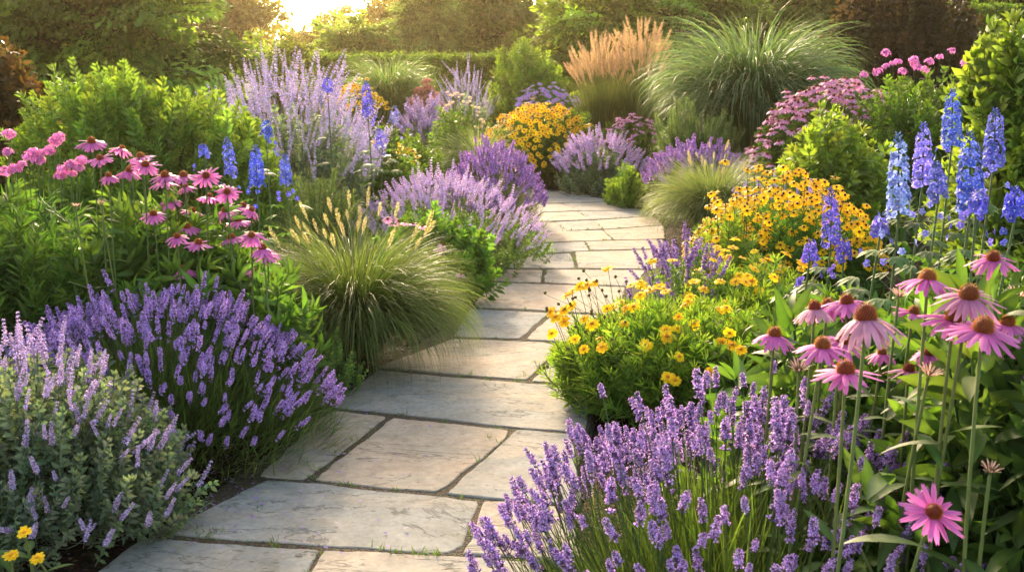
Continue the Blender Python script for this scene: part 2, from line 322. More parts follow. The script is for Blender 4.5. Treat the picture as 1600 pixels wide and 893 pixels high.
for poly in SLABS:
    P = np.array([on_ground(*p, .035) for p in poly]); 
    area = sum(P[i, 0] * P[(i + 1) % len(P), 1] - P[(i + 1) % len(P), 0] * P[i, 1] for i in range(len(P)))
    if area < 0: P = P[::-1]
    pts = []
    for a, b in zip(P, np.roll(P, -1, 0)):
        n = max(2, int(np.linalg.norm(b - a) / .035)); t = np.arange(n) / n; pts.append(a + (b - a) * t[:, None])
    Q = np.concatenate(pts)
    Q = (np.roll(Q, 1, 0) + 6 * Q + np.roll(Q, -1, 0)) / 8
    wob = rs.normal(0, .007, len(Q))
    for _ in range(2): wob = (np.roll(wob, 1) + 2 * wob + np.roll(wob, -1)) / 4
    tg = nrm(np.roll(Q, -1, 0) - np.roll(Q, 1, 0)); out = np.stack([tg[:, 1], -tg[:, 0]], 1); Q = Q + out * (wob + .006 + 0.0020 * max(0, Q[:, 1].mean() - 4))[:, None]
    EDGE.append(Q + out * .006); c = Q.mean(0); n = len(Q); chip = np.abs(rs.normal(0, .004, n)); tilt = rs.normal(0, .0025, 2); zt = .034 + rs.normal(0, .0015)
    def ring(q, z): return np.c_[q - c, z + (q - c) @ tilt]
    rings = [ring(Q, np.full(n, -.01)), ring(Q, np.full(n, zt - .009)), ring(Q - out * (.002 + chip * .6)[:, None], np.full(n, zt - .002)), ring(Q - out * (.006 + chip)[:, None], np.full(n, zt))]
    V = np.concatenate(rings); fs = [(r * n + i, r * n + (i + 1) % n, (r + 1) * n + (i + 1) % n, (r + 1) * n + i) for r in range(3) for i in range(n)] + [tuple(3 * n + np.arange(n))]
    o = plain("flagstone", V, fs, STONE, parent=path); o.location = (c[0], c[1], 0)

# ------------------------------------------------------------------ flower shapes
GREEN = (.055, .10, .025)
def petals(g, n, r0, L, W, a0, a1, col, tipcol, rng, rows=5, cols=2, notch=.15, cup=.25, shape=(.45, .35), spread=.08, jl=.08, m=PETAL):
    t = np.linspace(0, 1, rows + 1); s = np.linspace(-1, 1, cols + 1)
    for i in range(n):
        az = (i + rng.normal(0, spread)) / n * 2 * np.pi; l = L * (1 + rng.normal(0, jl)); da = rng.normal(0, .10); tw = rng.normal(0, .15)
        e = np.radians(a0) + (np.radians(a1 - a0)) * t + da; st = l / rows
        r = r0 + np.concatenate([[0], np.cumsum(np.cos(e[:-1]) * st)]); z = np.concatenate([[0], np.cumsum(np.sin(e[:-1]) * st)])
        w = W / 2 * np.minimum(1, (t + .12) / shape[0]) ** .7 * np.minimum(1, (1.08 - t) / shape[1]) ** .6
        X = s[None] * w[:, None]; Rr = np.repeat(r[:, None], cols + 1, 1); Z = z[:, None] - cup * np.abs(X) * 1.0 + tw * X
        Rr[-1] += notch * l * (np.abs(s) - .5) * (1 if cols > 1 else 0) * .6
        C = (np.asarray(col)[None] * (1 - t)[:, None] + np.asarray(tipcol)[None] * t[:, None]) * math.exp(rng.normal(0, .10)); C = np.repeat(C[:, None], cols + 1, 1)
        if cols > 1: C = C * np.where(np.abs(s) < .1, .88, 1.03)[None, :, None]
        c, q = math.cos(az), math.sin(az)
        g.add(np.stack([Rr * c - X * q, Rr * q + X * c, Z], 2), grid_q(cols, rows), C=C.reshape(-1, 3), m=m)
def dome_cone(g, r, h, z0, dark, tipc, spines, rng, seg=12, rings=6, sl=.3):
    th = np.linspace(-.35, np.pi / 2, rings + 1); an = np.arange(seg) / seg * 2 * np.pi
    V = np.stack([np.cos(th)[:, None] * np.cos(an) * r, np.cos(th)[:, None] * np.sin(an) * r, np.repeat(np.sin(th)[:, None], seg, 1) * h + z0], 2).reshape(-1, 3)
    k, s_ = np.meshgrid(np.arange(rings), np.arange(seg), indexing='ij'); a = (k * seg + s_).ravel(); b = (k * seg + (s_ + 1) % seg).ravel()
    g.add(V, np.stack([a, b, b + seg, a + seg], 1), C=np.asarray(dark), m=SEED)
    if spines:
        i = np.arange(spines) + .5; ph = i * 2.39996; zz = -.25 + 1.22 * i / spines; zz = np.minimum(zz, .99); rr = np.sqrt(1 - zz ** 2)
        n = np.stack([rr * np.cos(ph), rr * np.sin(ph), zz], 1); p = n * [r, r, h] + [0, 0, z0]; d = nrm(n + [0, 0, .55])
        sp = Geo(); sp.add([(-.13, 0, 0), (.07, 0, .12), (.07, 0, -.12), (0, 1, 0)], T=[(0, 1, 3), (1, 2, 3), (2, 0, 3)], C=[dark, dark, dark, tipc], m=SEED)
        tw = 1.05 - .30 * np.clip(zz[:, None], 0, 1) ** 3; g.scatter(sp, p, frames(d), r * sl * (1 + rng.normal(0, .12, spines)), jitter(rng, spines, (1, 1, 1), .12, .03) * tw)
def coneflower(seed, npet=17, a0=-8, a1=-38, pink=(.56, .11, .39), tip=(.69, .21, .53), fine=True, L=.046, cr=.0136, ch=.0175, W=.0108, dark=(.13, .022, .009), orange=(.95, .27, .02)):
    rng = np.random.default_rng(seed); g = Geo(); petals(g, npet, .011, L, W, a0, a1, pink, tip, rng, rows=6 if fine else 3, cols=2, notch=.16, cup=.35, spread=.16, jl=.10)
    if fine: petals(g, 7, .010, L * .9, W * .9, a0 - 14, a1 - 20, pink, tip, rng, rows=5, cols=2, cup=.35, spread=.3)
    sp = Geo(); petals(sp, 9, .008, .014, .004, -25, -60, (.05, .09, .02), (.06, .11, .03), rng, rows=2, cols=1, m=LEAF); g.merge(sp, (0, 0, -.004))
    c = Geo(); dome_cone(c, cr, ch, .001, dark, orange, 190 if fine else 60, rng, 14 if fine else 8, 6 if fine else 4, .40 if fine else .42)
    return Kind("flower_head", g, [("cone", c)])
def daisy(name, seed, npet, L, W, a0, a1, col, tip, dr, dh, dark, tipc, cols=2, rows=3, notch=.1, extra=0, sub="cone"):
    rng = np.random.default_rng(seed); g = Geo(); petals(g, npet, dr * .8, L, W, a0, a1, col, tip, rng, rows=rows, cols=cols, notch=notch, cup=.2, spread=.14, jl=.09)
    if extra: petals(g, extra, dr * .6, L * .72, W * .85, a0 + 18, a1 + 18, col, tip, rng, rows=rows, cols=cols, notch=notch, cup=.2, spread=.2)
    c = Geo(); dome_cone(c, dr, dh, 0, dark, tipc, 34, rng, 8, 3, .35); return Kind(name, g, [(sub, c)])
def spindle(c0, c1, w=.3, sides=4, m=SEED):
    g = Geo(); an = np.arange(sides) / sides * 2 * np.pi; r = [.12 * w, .5 * w, .42 * w, .1 * w]; y = [0, .35, .7, 1.0]
    V = np.concatenate([np.stack([np.cos(an) * a, np.full(sides, b), np.sin(an) * a], 1) for a, b in zip(r, y)]); C = np.concatenate([np.repeat(np.asarray(c0)[None] * (1 - b) + np.asarray(c1)[None] * b, sides, 0) for b in y])
    k, s_ = np.meshgrid(np.arange(3), np.arange(sides), indexing='ij'); a = (k * sides + s_).ravel(); b = (k * sides + (s_ + 1) % sides).ravel()
    return g.add(V, np.stack([a, b, b + sides, a + sides], 1), C=C, m=m)
def lip(col, n=3, m=PETAL, size=1.0):                              # a small open corolla at the end of a calyx
    g = Geo()
    for i in range(n):
        a = i / n * 2 * np.pi + .4; c, s_ = math.cos(a), math.sin(a); q = np.array([(0, 0), (.34, -.26), (.62, 0), (.34, .26)]) * size
        g.add([(x * c - y * s_, .75 + x * .28, x * s_ + y * c) for x, y in q], [(0, 1, 2, 3)], C=np.asarray(col) * (1 + .15 * (i - 1)), m=m)
    return g
def lav_spike(seed, L=.085, whorls=8, per=6, calyx0=(.13, .085, .19), calyx1=(.26, .14, .40), cor=(.50, .33, .70), fl=.0150, gap=True, rad=.005, lipf=.75):
    rng = np.random.default_rng(seed); g = Geo(); cal = spindle(calyx0, calyx1, .36, 4, m=PETAL); op = Geo(); op.merge(cal); op.merge(lip(cor))
    ys = np.linspace(0, 1, whorls) ** .95 * L * .9
    if gap and rng.random() < .6: ys = np.concatenate([[-L * rng.uniform(.22, .4)], ys])
    tubes(g, np.array([[(0, -L * .45, 0), (0, L * .3, 0), (0, L * .9, 0)]]), .0011, (.10, .13, .07))
    for y in ys:
        f = 1 - max(0, y / L) ** 2.5 * .45; n = per if y > 0 else per - 2; az = rng.uniform(0, 6.28) + np.arange(n) / n * 6.28 + rng.normal(0, .2, n); tl = rng.uniform(.55, 1.15, n)
        d = np.stack([np.cos(az) * np.sin(tl), np.cos(tl), np.sin(az) * np.sin(tl)], 1); p = np.stack([np.cos(az) * rad * .4, y + rng.normal(0, L * .02, n), np.sin(az) * rad * .4], 1)
        opn = rng.random(n) < lipf; s = fl * f * rng.uniform(.8, 1.15, n); F = frames(d, rng.uniform(0, 6.28, n)); ti = jitter(rng, n, (1, 1, 1), .16, .06)
        g.scatter(op, p[opn], F[opn], s[opn], ti[opn]); g.scatter(cal, p[~opn], F[~opn], s[~opn], ti[~opn])
    g.scatter(cal, np.array([[0, L * .9, 0]] * 3), frames(np.array([[.2, 1, 0], [-.15, 1, .15], [0, 1, -.2]])), fl * .7)
    return Kind("flower_spike", g)
def airy_spike(seed, L=.2, whorls=9, per=5, col=(.40, .30, .62), cal0=(.22, .18, .26), leafy=None, fl=.012, sub=.9):   # catmint / sage wand: separated whorls
    rng = np.random.default_rng(seed); g = Geo(); cal = spindle(cal0, np.asarray(cal0) * 1.1, .34, 3); op = Geo(); op.merge(cal); op.merge(lip(col, 3, size=1.25))
    tubes(g, np.array([[(0, -L * .3, 0), (L * .02, L * .4, 0), (0, L, 0)]]), [[.0014, .0012, .0006]], np.asarray(cal0) * .8)
    for k in range(whorls):
        y = L * (k + .5) / whorls; f = 1 - .5 * (k / whorls) ** 1.5; n = per; az = rng.uniform(0, 6.28) + np.arange(n) / n * 6.28; tl = rng.uniform(.6, 1.3, n)
        d = np.stack([np.cos(az) * np.sin(tl), np.cos(tl), np.sin(az) * np.sin(tl)], 1); p = np.stack([np.cos(az) * .002, np.full(n, y) + rng.normal(0, L * .012, n), np.sin(az) * .002], 1); opn = rng.random(n) < sub
        s = fl * f * rng.uniform(.75, 1.2, n); F = frames(d, rng.uniform(0, 6.28, n)); ti = jitter(rng, n, (1, 1, 1), .2, .06); g.scatter(op, p[opn], F[opn], s[opn], ti[opn]); g.scatter(cal, p[~opn], F[~opn], s[~opn], ti[~opn])
    return Kind("flower_spike", g)
def delph_floret(seed, col, tip, eye=(.75, .75, .7)):
    rng = np.random.default_rng(seed); g = Geo(); petals(g, 5, .08, .85, .75, 30, -12, col, tip, rng, rows=3, cols=2, notch=0, cup=-.15, shape=(.5, .5), spread=.12)
    petals(g, 4, .02, .36, .26, 50, 25, eye, eye, rng, rows=1, cols=1, spread=.2); return g
def delph_spike(seed, L, rad, col, tip, n=64, buds=12, eye=(.75, .75, .7), fl=.025):
    rng = np.random.default_rng(seed); g = Geo(); fs = [delph_floret(seed + i, np.asarray(col) * rng.uniform(.8, 1.2), np.asarray(tip) * rng.uniform(.85, 1.15), eye) for i in range(3)]
    i = np.arange(n); t = (i + .5) / n; az = i * 2.39996 + rng.normal(0, .25, n); r = rad * (1 - .35 * t ** 2); z = L * .86 * t + rng.normal(0, .004, n)
    d = np.stack([np.cos(az), np.sin(az), .25 + rng.normal(0, .22, n) + .3 * t], 1); p = np.stack([np.cos(az) * r * .85, np.sin(az) * r * .85, z], 1)
    g.scatter(fs, p, frames_z(d, rng.uniform(0, 6.28, n)), fl * (1 - .38 * t ** 2.5) * rng.uniform(.85, 1.1, n), jitter(rng, n, (1, 1, 1), .14, .05))
    b = spindle(np.asarray(col) * .6 + [.03, .05, .02], col, .5, 5); k = np.arange(buds); az = k * 2.4; tt = k / buds; d = np.stack([np.cos(az), np.sin(az), .5 + 1.2 * tt], 1)
    g.scatter(b, np.stack([np.cos(az) * .006, np.sin(az) * .006, L * (.84 + .15 * tt)], 1), frames(d), .021 * (1 - .5 * tt))
    tubes(g, np.array([[(0, 0, -.02), (0, 0, L * .5), (0, 0, L * .97)]]), [[.005, .004, .002]], (.08, .12, .05), 5); return g
def phlox_head(seed, col=(.62, .18, .46), tip=(.74, .30, .58), n=26, r=.05):
    rng = np.random.default_rng(seed); g = Geo(); f = Geo(); petals(f, 5, .05, .9, .85, 12, -8, col, tip, rng, rows=2, cols=2, notch=-.1, cup=0, shape=(.6, .4))
    dome_cone(f, .1, .08, .02, (.35, .04, .2), (.35, .04, .2), 0, rng, 5, 2); i = np.arange(n) + .5; zz = -.15 + 1.1 * i / n; zz = np.minimum(zz, .98); rr = np.sqrt(1 - zz * zz); ph = i * 2.4
    d = np.stack([rr * np.cos(ph), rr * np.sin(ph), zz], 1); g.scatter(f, d * [r, r, r * .8] * (1 + rng.normal(0, .2, (n, 1))), frames_z(d, ph), r * .42, jitter(rng, n, (1, 1, 1), .22, .07))
    tubes(g, np.stack([np.zeros((len(d[::4]), 3)) - [0, 0, r], d[::4] * r * .8], 1), .0012, (.06, .10, .03)); return Kind("flower_head", g)
def plume(seed, L=.1, w=.011, n=150, c0=(.42, .34, .20), c1=(.62, .52, .36)):
    rng = np.random.default_rng(seed); g = Geo(); y = rng.uniform(0, 1, n); az = rng.uniform(0, 6.28, n); pr = np.sin(np.pi * np.clip(y, .03, .97)) ** .6
    d = np.stack([np.cos(az) * .8, np.full(n, .9), np.sin(az) * .8], 1); h = Geo(); h.add([(-.06, 0, 0), (.06, 0, 0), (0, 1, 0)], T=[(0, 1, 2)], C=[c0, c0, c1], m=GRASS)
    g.scatter(h, np.c_[0 * y, y * L, 0 * y], frames(d, az), w * 1.6 * pr + .003, jitter(rng, n, (1, 1, 1), .15, .04)); tubes(g, np.array([[(0, 0, 0), (0, L * .5, 0), (0, L, 0)]]), [[.0015, .0025, .001]], c0, 4); return Kind("plume", g)

# ------------------------------------------------------------------ leafy shapes
def clump(seed, n=16, w=.5, col=GREEN, nx=1, ny=2, spread=.5):
    rng = np.random.default_rng(seed); g = Geo(); lf = leaf(w, nx, ny, .2, .25, .6, .6, col, m=TREE); p = rng.normal(0, spread * .6, (n, 3)); d = nrm(nrm(p) + rng.normal(0, .6, (n, 3)))
    g.scatter(lf, p, frames(d, rng.normal(0, .7, n)), rng.uniform(.35, .6, n), jitter(rng, n, (1, 1, 1), .14, .05)); return g
def bough(seed, n=95, ll=.13, w=.5, col=GREEN, wide=.2, droop=.3):
    rng = np.random.default_rng(seed); g = Geo(); lf = leaf(w, 1, 2, .2, .25, .6, .6, col, m=TREE); t = rng.uniform(0, 1, n) ** .8; lat = rng.normal(0, 1, n) * wide * (np.sin(np.pi * np.clip(t, 0, 1)) + .25)
    p = np.c_[lat, t, -droop * t ** 2 - .5 * lat ** 2 + rng.normal(0, .045, n)]; d = np.c_[lat * 2.2, .6 + 0 * t, -.35 * t - .1] + rng.normal(0, .35, (n, 3)); g.scatter(lf, p, frames(d, rng.normal(0, .45, n)), ll * rng.uniform(.7, 1.25, n), jitter(rng, n, (1, 1, 1), .12, .04))
    tubes(g, np.array([[(0, k, -droop * k * k) for k in (-.3, .1, .5, .9)]]), [[.02, .016, .010, .004]], (.06, .045, .03), 4, BARK); return g
def sprig(seed, pairs=6, ll=.34, w=.28, col=GREEN, whorl=2, up=.7, curl=.25, nx=2, ny=3, t0=.1, top=5, sr=.012, tipc=None, fold=.25):
    rng = np.random.default_rng(seed); g = Geo(); lf = leaf(w, nx, ny, fold, curl, .65, .8, col); bend = rng.normal(0, .08, 2); P = np.array([[(bend[0] * t * t, t, bend[1] * t * t) for t in (0, .35, .7, 1)]]); tubes(g, P, sr, np.asarray(col) * 1.1)
    for k in range(pairs):
        t = t0 + (1 - t0) * (k + .3) / pairs; az = k * 1.57 + np.arange(whorl) / whorl * 6.28 + rng.normal(0, .25, whorl); e = up * (.6 + .5 * t) + rng.normal(0, .15, whorl)
        d = np.stack([np.cos(az) * np.cos(e), np.sin(e), np.sin(az) * np.cos(e)], 1); f = 1 - .35 * abs(t - .45) * 2 * .6; c = np.ones(3) if tipc is None else 1 + (np.asarray(tipc) - 1) * t ** 2
        F = frames(d); g.scatter(lf, np.tile([bend[0] * t * t, t, bend[1] * t * t], (whorl, 1)), np.stack([F[:, :, 0], F[:, :, 1], F[:, :, 2]], 2), ll * f * rng.uniform(.8, 1.15, whorl), jitter(rng, whorl, c, .10, .04))
    if top:
        az = np.arange(top) / top * 6.28; e = rng.uniform(.7, 1.2, top); d = np.stack([np.cos(az) * np.cos(e), np.sin(e), np.sin(az) * np.cos(e)], 1); g.scatter(lf, np.tile([bend[0], 1, bend[1]], (top, 1)), frames(d), ll * .6, jitter(rng, top, np.ones(3) if tipc is None else tipc, .1, .04))
    return g
def lump(rng, d, k=7, amp=.14):
    c = nrm(rng.normal(0, 1, (k, 3))); ph = rng.uniform(0, 6.28, k); return 1 + amp * np.sum(np.cos(4.2 * d @ c.T + ph), 1) / math.sqrt(k)
def hemi(rng, n, lo=-.15):
    z = rng.uniform(lo, 1, n); a = rng.uniform(0, 6.28, n); r = np.sqrt(np.maximum(0, 1 - z * z)); return np.stack([r * np.cos(a), r * np.sin(a), z], 1)
def shrub_geo(g, c, rx, ry, h, kinds, n, size, rng, up=.8, tintv=.16, depth=.45, amp=.14, lo=-.1, sq=1.0):
    d = hemi(rng, n, lo); d[:, 2] = np.sign(d[:, 2]) * np.abs(d[:, 2]) ** sq; rr = (1 - depth * rng.random(n) ** 1.8) * lump(rng, d, amp=amp); p = d * rr[:, None] * [rx, ry, h]
    dr = nrm(d * .7 + [0, 0, up] + rng.normal(0, .28, (n, 3))); p = p - dr * size * .6 + c
    keep = p[:, 2] > c[2] - .02; p, dr = p[keep], dr[keep]; m = len(p); g.scatter(kinds, p, frames(dr, rng.uniform(0, 6.28, m)), size * rng.uniform(.7, 1.25, m), jitter(rng, m, (1, 1, 1), tintv, .05)); return p
def shrub(name, label, cat, x, y, rx, ry, h, kinds, n, size, seed, group=None, up=.8, stems=9, stemc=(.05, .06, .025), depth=.45, amp=.14, lo=-.1, root=None, z0=None, sq=1.0, stemname="stem"):
    rng = np.random.default_rng(seed); z = gz(x, y) if z0 is None else z0; r = root or thing(name, label, cat, (x, y, z), group); g = Geo(); c = np.array([x, y, z])
    shrub_geo(g, c, rx * .93, ry * .93, h * .87, kinds, n, size, rng, up, depth=depth, amp=amp, lo=lo, sq=sq); part("foliage", g, r)
    if stems:
        d = hemi(rng, stems, .2); b = c + np.c_[rng.normal(0, rx * .12, stems), rng.normal(0, ry * .12, stems), np.full(stems, -.02)]; e = c + d * [rx * .75, ry * .75, h * .85]; s = Geo(); tubes(s, bez(b, b * .4 + e * .6 + [0, 0, h * .15], e, 6), np.linspace(.014, .004, 6)[None] * (h ** .5), stemc, 5); part("stems", s, r)
    return r, rng
def pos_of(x, y): return np.array([x, y, gz(x, y)])
def dome(rng, n, rx, ry, h, drop=.55, pw=2.2, jit=.08, edge=1.0):
    a = rng.uniform(0, 6.28, n); q = np.sqrt(rng.random(n)) * edge; z = h * (1 - drop * q ** pw) * (1 + rng.normal(0, jit, n)); return np.stack([np.cos(a) * q * rx, np.sin(a) * q * ry, z], 1), q, np.stack([np.cos(a), np.sin(a), 0 * a], 1)

# ------------------------------------------------------------------ plant builders
def lavender(label, x, y, rx, ry, h, n, kinds, seed, sc=1.0, group="lavender bushes along the path", leafc=(.075, .105, .05), nl=6500, splay=.75, drop=.5, name="lavender_bush", stemc=(.085, .125, .045), leafl=.15, sh=.62, cap=100, lw=.0042, edge=1.0):
    rng = np.random.default_rng(seed); c = pos_of(x, y); r = thing(name, label, "lavender" if "lavender" in name else "catmint", c, group)
    p, q, o = dome(rng, n, rx, ry, h, drop, 2.3, .07, edge); tip = c + p; b = c + np.c_[p[:, :2] * .32, np.full(n, .04)] + np.c_[rng.normal(0, .03, (n, 2)), np.zeros(n)]
    d = nrm(o * (q * splay)[:, None] + [0, 0, 1] + rng.normal(0, .13, (n, 3))); ctrl = tip - d * (h * .55); ctrl[:, 2] = np.maximum(ctrl[:, 2], c[2] + h * .12)
    s = Geo(); tubes(s, bez(b, ctrl, tip, 6), .0013 * (1 + .15 * (y > 6)), jitter(rng, n, stemc, .15, .05)); 
    p2, q2, o2 = dome(rng, nl, rx * 1.02, ry * 1.02, h * sh, .86, 2.0, .10); dep = rng.random(nl) ** 1.5; p2 = p2 * (1 - .55 * dep)[:, None]
    el = np.radians(80) - q2 * .85 + rng.normal(0, .25, nl); az = np.arctan2(o2[:, 1], o2[:, 0]) + rng.normal(0, .6, nl)
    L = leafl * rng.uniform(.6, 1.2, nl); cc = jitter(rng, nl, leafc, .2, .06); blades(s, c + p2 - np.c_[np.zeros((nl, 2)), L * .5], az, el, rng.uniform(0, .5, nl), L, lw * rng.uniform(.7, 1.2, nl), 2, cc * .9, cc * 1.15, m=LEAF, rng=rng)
    part("foliage", s, r); attach(r, "flower_spike", "flower_spikes", kinds, tip, frames(d, rng.uniform(0, 6.28, n)), sc * rng.uniform(.75, 1.2, n), cap); return r
def catmint(label, x, y, rx, ry, h, n, kinds, seed, sprigs, ns, size, sc=1.0, group="catmint and sage mounds", cap=100, drop=.55, splay=.9, name="catmint_plant", cat="catmint", stemc=(.10, .13, .08), low=.92, droop=0):
    rng = np.random.default_rng(seed); c = pos_of(x, y); r = thing(name, label, cat, c, group)
    p, q, o = dome(rng, n, rx, ry, h, drop, 2.0, .09); tip = c + p; d = nrm(o * (q * splay)[:, None] + [0, 0, .9] + rng.normal(0, .2, (n, 3)))
    b = c + np.c_[p[:, :2] * .3, np.full(n, .03)]; ctrl = tip - d * (h * .5); ctrl[:, 2] = np.maximum(ctrl[:, 2], c[2] + .05); s = Geo(); tubes(s, bez(b, ctrl, tip, 6), .0016, jitter(rng, n, stemc, .15, .05)); part("stems", s, r)
    g = Geo(); shrub_geo(g, c, rx * low, ry * low, h * .80, sprigs, ns, size, rng, .75, depth=.5); part("foliage", g, r); attach(r, "flower_spike", "flower_spikes", kinds, tip - d * .02, frames(d, rng.uniform(0, 6.28, n)), sc * rng.uniform(.7, 1.25, n), cap); return r
def grass(name, label, x, y, r0, h, n, seed, c0, c1, W=.006, bend=(1.1, 2.6), el=(58, 88), Lf=1.25, group=None, k=8, plumes=0, pk=None, ph=(.9, 1.1), psc=1.0, pspread=.45, squash=.8, plume_cap=100, base=.10, pw=1.6, Lo=None):
    rng = np.random.default_rng(seed); c = pos_of(x, y); r = thing(name, label, "ornamental grass", c, group); a = rng.uniform(0, 6.28, n); q = np.sqrt(rng.random(n)); bs = c + np.stack([np.cos(a) * q * r0 * base, np.sin(a) * q * r0 * base, np.full(n, .0)], 1)
    u = np.clip(rng.random(n) ** .75 + rng.normal(0, .08, n), 0, 1.1); e = np.radians(el[1] + (el[0] - el[1]) * u) + rng.normal(0, .05, n); az = a + rng.normal(0, .35, n); L = h * (Lf + ((Lo or Lf) - Lf) * u) * rng.uniform(.74, 1.05, n); bd = bend[0] + (bend[1] - bend[0]) * u + rng.normal(0, .15, n); g = Geo()
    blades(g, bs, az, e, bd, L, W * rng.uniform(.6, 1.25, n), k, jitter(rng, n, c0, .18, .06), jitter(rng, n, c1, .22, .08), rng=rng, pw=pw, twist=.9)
    m = n // 12; a = rng.uniform(0, 6.28, m)                                          # dead thatch at the base
    blades(g, c + np.stack([np.cos(a), np.sin(a), 0 * a], 1) * r0 * base * 1.1, a, np.radians(rng.uniform(15, 60, m)), rng.uniform(.3, 1.2, m), h * rng.uniform(.2, .5, m), np.full(m, W * .8), 4, (.16, .11, .06), (.30, .22, .12), rng=rng); part("foliage", g, r)
    if plumes:
        a = rng.uniform(0, 6.28, plumes); q = np.sqrt(rng.random(plumes)); tip = c + np.stack([np.cos(a) * q * r0 * pspread, np.sin(a) * q * r0 * pspread, h * rng.uniform(*ph, plumes) * (1 - .18 * q ** 2)], 1); d = nrm(np.stack([np.cos(a) * q * .6, np.sin(a) * q * .6, 1 + 0 * a], 1) + rng.normal(0, .1, (plumes, 3)))
        b = c + np.stack([np.cos(a), np.sin(a), 0 * a], 1) * r0 * base * .6; s = Geo(); tubes(s, bez(b, b * .45 + tip * .55 + [0, 0, h * .2], tip, 6), .0016, (.14, .15, .06)); part("stems", s, r); attach(r, "plume", "plumes", pk, tip, frames(d, a), psc * rng.uniform(.75, 1.2, plumes), plume_cap)
    return r
def drift(name, label, cat, x, y, rx, ry, h, n, kinds, seed, sc, leaves, nl, lsize, group=None, stemc=(.07, .11, .03), tilt=.3, drop=.3, cap=100, fname="flower_head", fpl="flower_heads", top=.9, lean=(0, -.25), sr=.0018, jit=.06, tops=None, lup=.9, fol_h=.78):
    rng = np.random.default_rng(seed); c = pos_of(x, y); r = thing(name, label, cat, c, group)
    if tops is None: p, q, o = dome(rng, n, rx, ry, h, drop, 2.4, jit); tip = c + p
    else: tip = np.asarray(tops, float); n = len(tip); o = nrm((tip - c) * [1, 1, 0]); q = np.linalg.norm((tip - c)[:, :2] / [rx, ry], axis=1)
    b = np.c_[c[:2] + (tip - c)[:, :2] * .7, np.zeros(n)]; b[:, 2] = hgt(b[:, 0], b[:, 1]); d = nrm(o * (np.minimum(q, 1) * tilt)[:, None] + [lean[0], lean[1], 1] + rng.normal(0, .16, (n, 3)))
    s = Geo(); P = bez(b, b * .5 + tip * .5 + np.c_[rng.normal(0, .02, (n, 2)), np.zeros(n)], tip - d * .004, 6); tubes(s, P, sr, jitter(rng, n, stemc, .12, .04), 4); part("stems", s, r)
    g = Geo(); shrub_geo(g, c, rx * top, ry * top, h * fol_h, leaves, nl, lsize, rng, lup, depth=.6, amp=.1, sq=.75); part("foliage", g, r); attach(r, fname, fpl, kinds, tip, frames_z(d, rng.uniform(0, 6.28, n)), sc * rng.uniform(.8, 1.15, n), cap); return r
def tree(name, label, x, y, h, cr, kinds, n, size, seed, trunk_h=.3, blobs=14, group=None, cz=.62, chh=.42, bark=(.06, .045, .03), tr=.03, cat="tree", shape=None, limbs=True):
    rng = np.random.default_rng(seed); z = gz(x, y); c = np.array([x, y, z]); r = thing(name, label, cat, c, group); cc = c + [0, 0, h * cz]; d = nrm(rng.normal(0, 1, (blobs, 3))); rad = rng.uniform(.35, 1.0, blobs) ** .5
    bc = cc + d * rad[:, None] * [cr * .72, cr * .72, h * chh * .8]
    if shape == "cone": t = rng.random(blobs); a = rng.uniform(0, 6.28, blobs); bc = c + np.stack([np.cos(a) * cr * .6 * (1 - t), np.sin(a) * cr * .6 * (1 - t), h * (.12 + .8 * t)], 1); br = cr * (.55 - .35 * t)
    else: br = cr * rng.uniform(.16, .30, blobs)
    k = rng.integers(0, blobs, n); dd = nrm(rng.normal(0, 1, (n, 3)) + [0, 0, .35]); p = bc[k] + dd * br[k][:, None] * [1.1, 1.1, .55]; p = p[p[:, 2] > z + h * .05]; n = len(p); out = (p - cc) * [1, 1, .35]; out = nrm(out) + [0, 0, .12]
    tn_ = np.exp(rng.normal(0, .38, blobs))[k[:n]][:, None]
    g = Geo(); sz = size * rng.uniform(.6, 1.3, n); dr = nrm(out + rng.normal(0, .42, (n, 3)) * [1, 1, .5]); g.scatter(kinds, p - dr * sz[:, None] * .4, frames(dr, rng.normal(0, .3, n)), sz, jitter(rng, n, (1, 1, 1), .18, .06) * tn_); part("crown", g, r)
    t = Geo(); th = h * (cz + .15); P = c + np.stack([np.array([rng.normal(0, .015 * h) * k, rng.normal(0, .015 * h) * k, -.1 + th * k / 5]) for k in range(6)]); tubes(t, P[None], h * tr * np.array([[1.25, .9, .75, .6, .42, .2]]), bark, 8, BARK)
    if limbs:
        m = min(blobs, 10); a = P[rng.integers(1, 4, m)]; e = bc[:m]; tubes(t, bez(a, a * .5 + e * .5 + [0, 0, h * .05], e, 6), h * tr * np.linspace(.42, .08, 6)[None], bark, 6, BARK)
    part("trunk", t, r); return r

# ------------------------------------------------------------------ shared shapes
def fit(px0, px1, pytop, Y):                                      # extent of a plant that stands at depth Y
    a = at(px0, pytop, Y); b = at(px1, pytop, Y); x = (a[0] + b[0]) / 2; return x, Y, (b[0] - a[0]) / 2, a[2] - gz(x, Y)
LAV = [lav_spike(10 + i, L=.058 + .007 * i, whorls=7 + i % 3) for i in range(5)]
LAVD = [lav_spike(30 + i, L=.060 + .008 * i, whorls=7 + i % 3, calyx0=(.14, .09, .23), calyx1=(.30, .17, .46), cor=(.54, .35, .78), fl=.014) for i in range(5)]
LAVF = [lav_spike(50 + i, L=.10, whorls=7, per=5, calyx0=(.16, .09, .24), calyx1=(.28, .16, .42), cor=(.50, .28, .70), fl=.022, gap=False) for i in range(3)]
CAT = [airy_spike(70 + i, L=.14 + .02 * i, whorls=7, per=8, fl=.017, col=(.40, .30, .68), cal0=(.24, .17, .27)) for i in range(4)]
CATM = [airy_spike(75 + i, L=.15 + .02 * i, whorls=8, per=7, col=(.52, .40, .68), cal0=(.33, .25, .33), fl=.015) for i in range(3)]
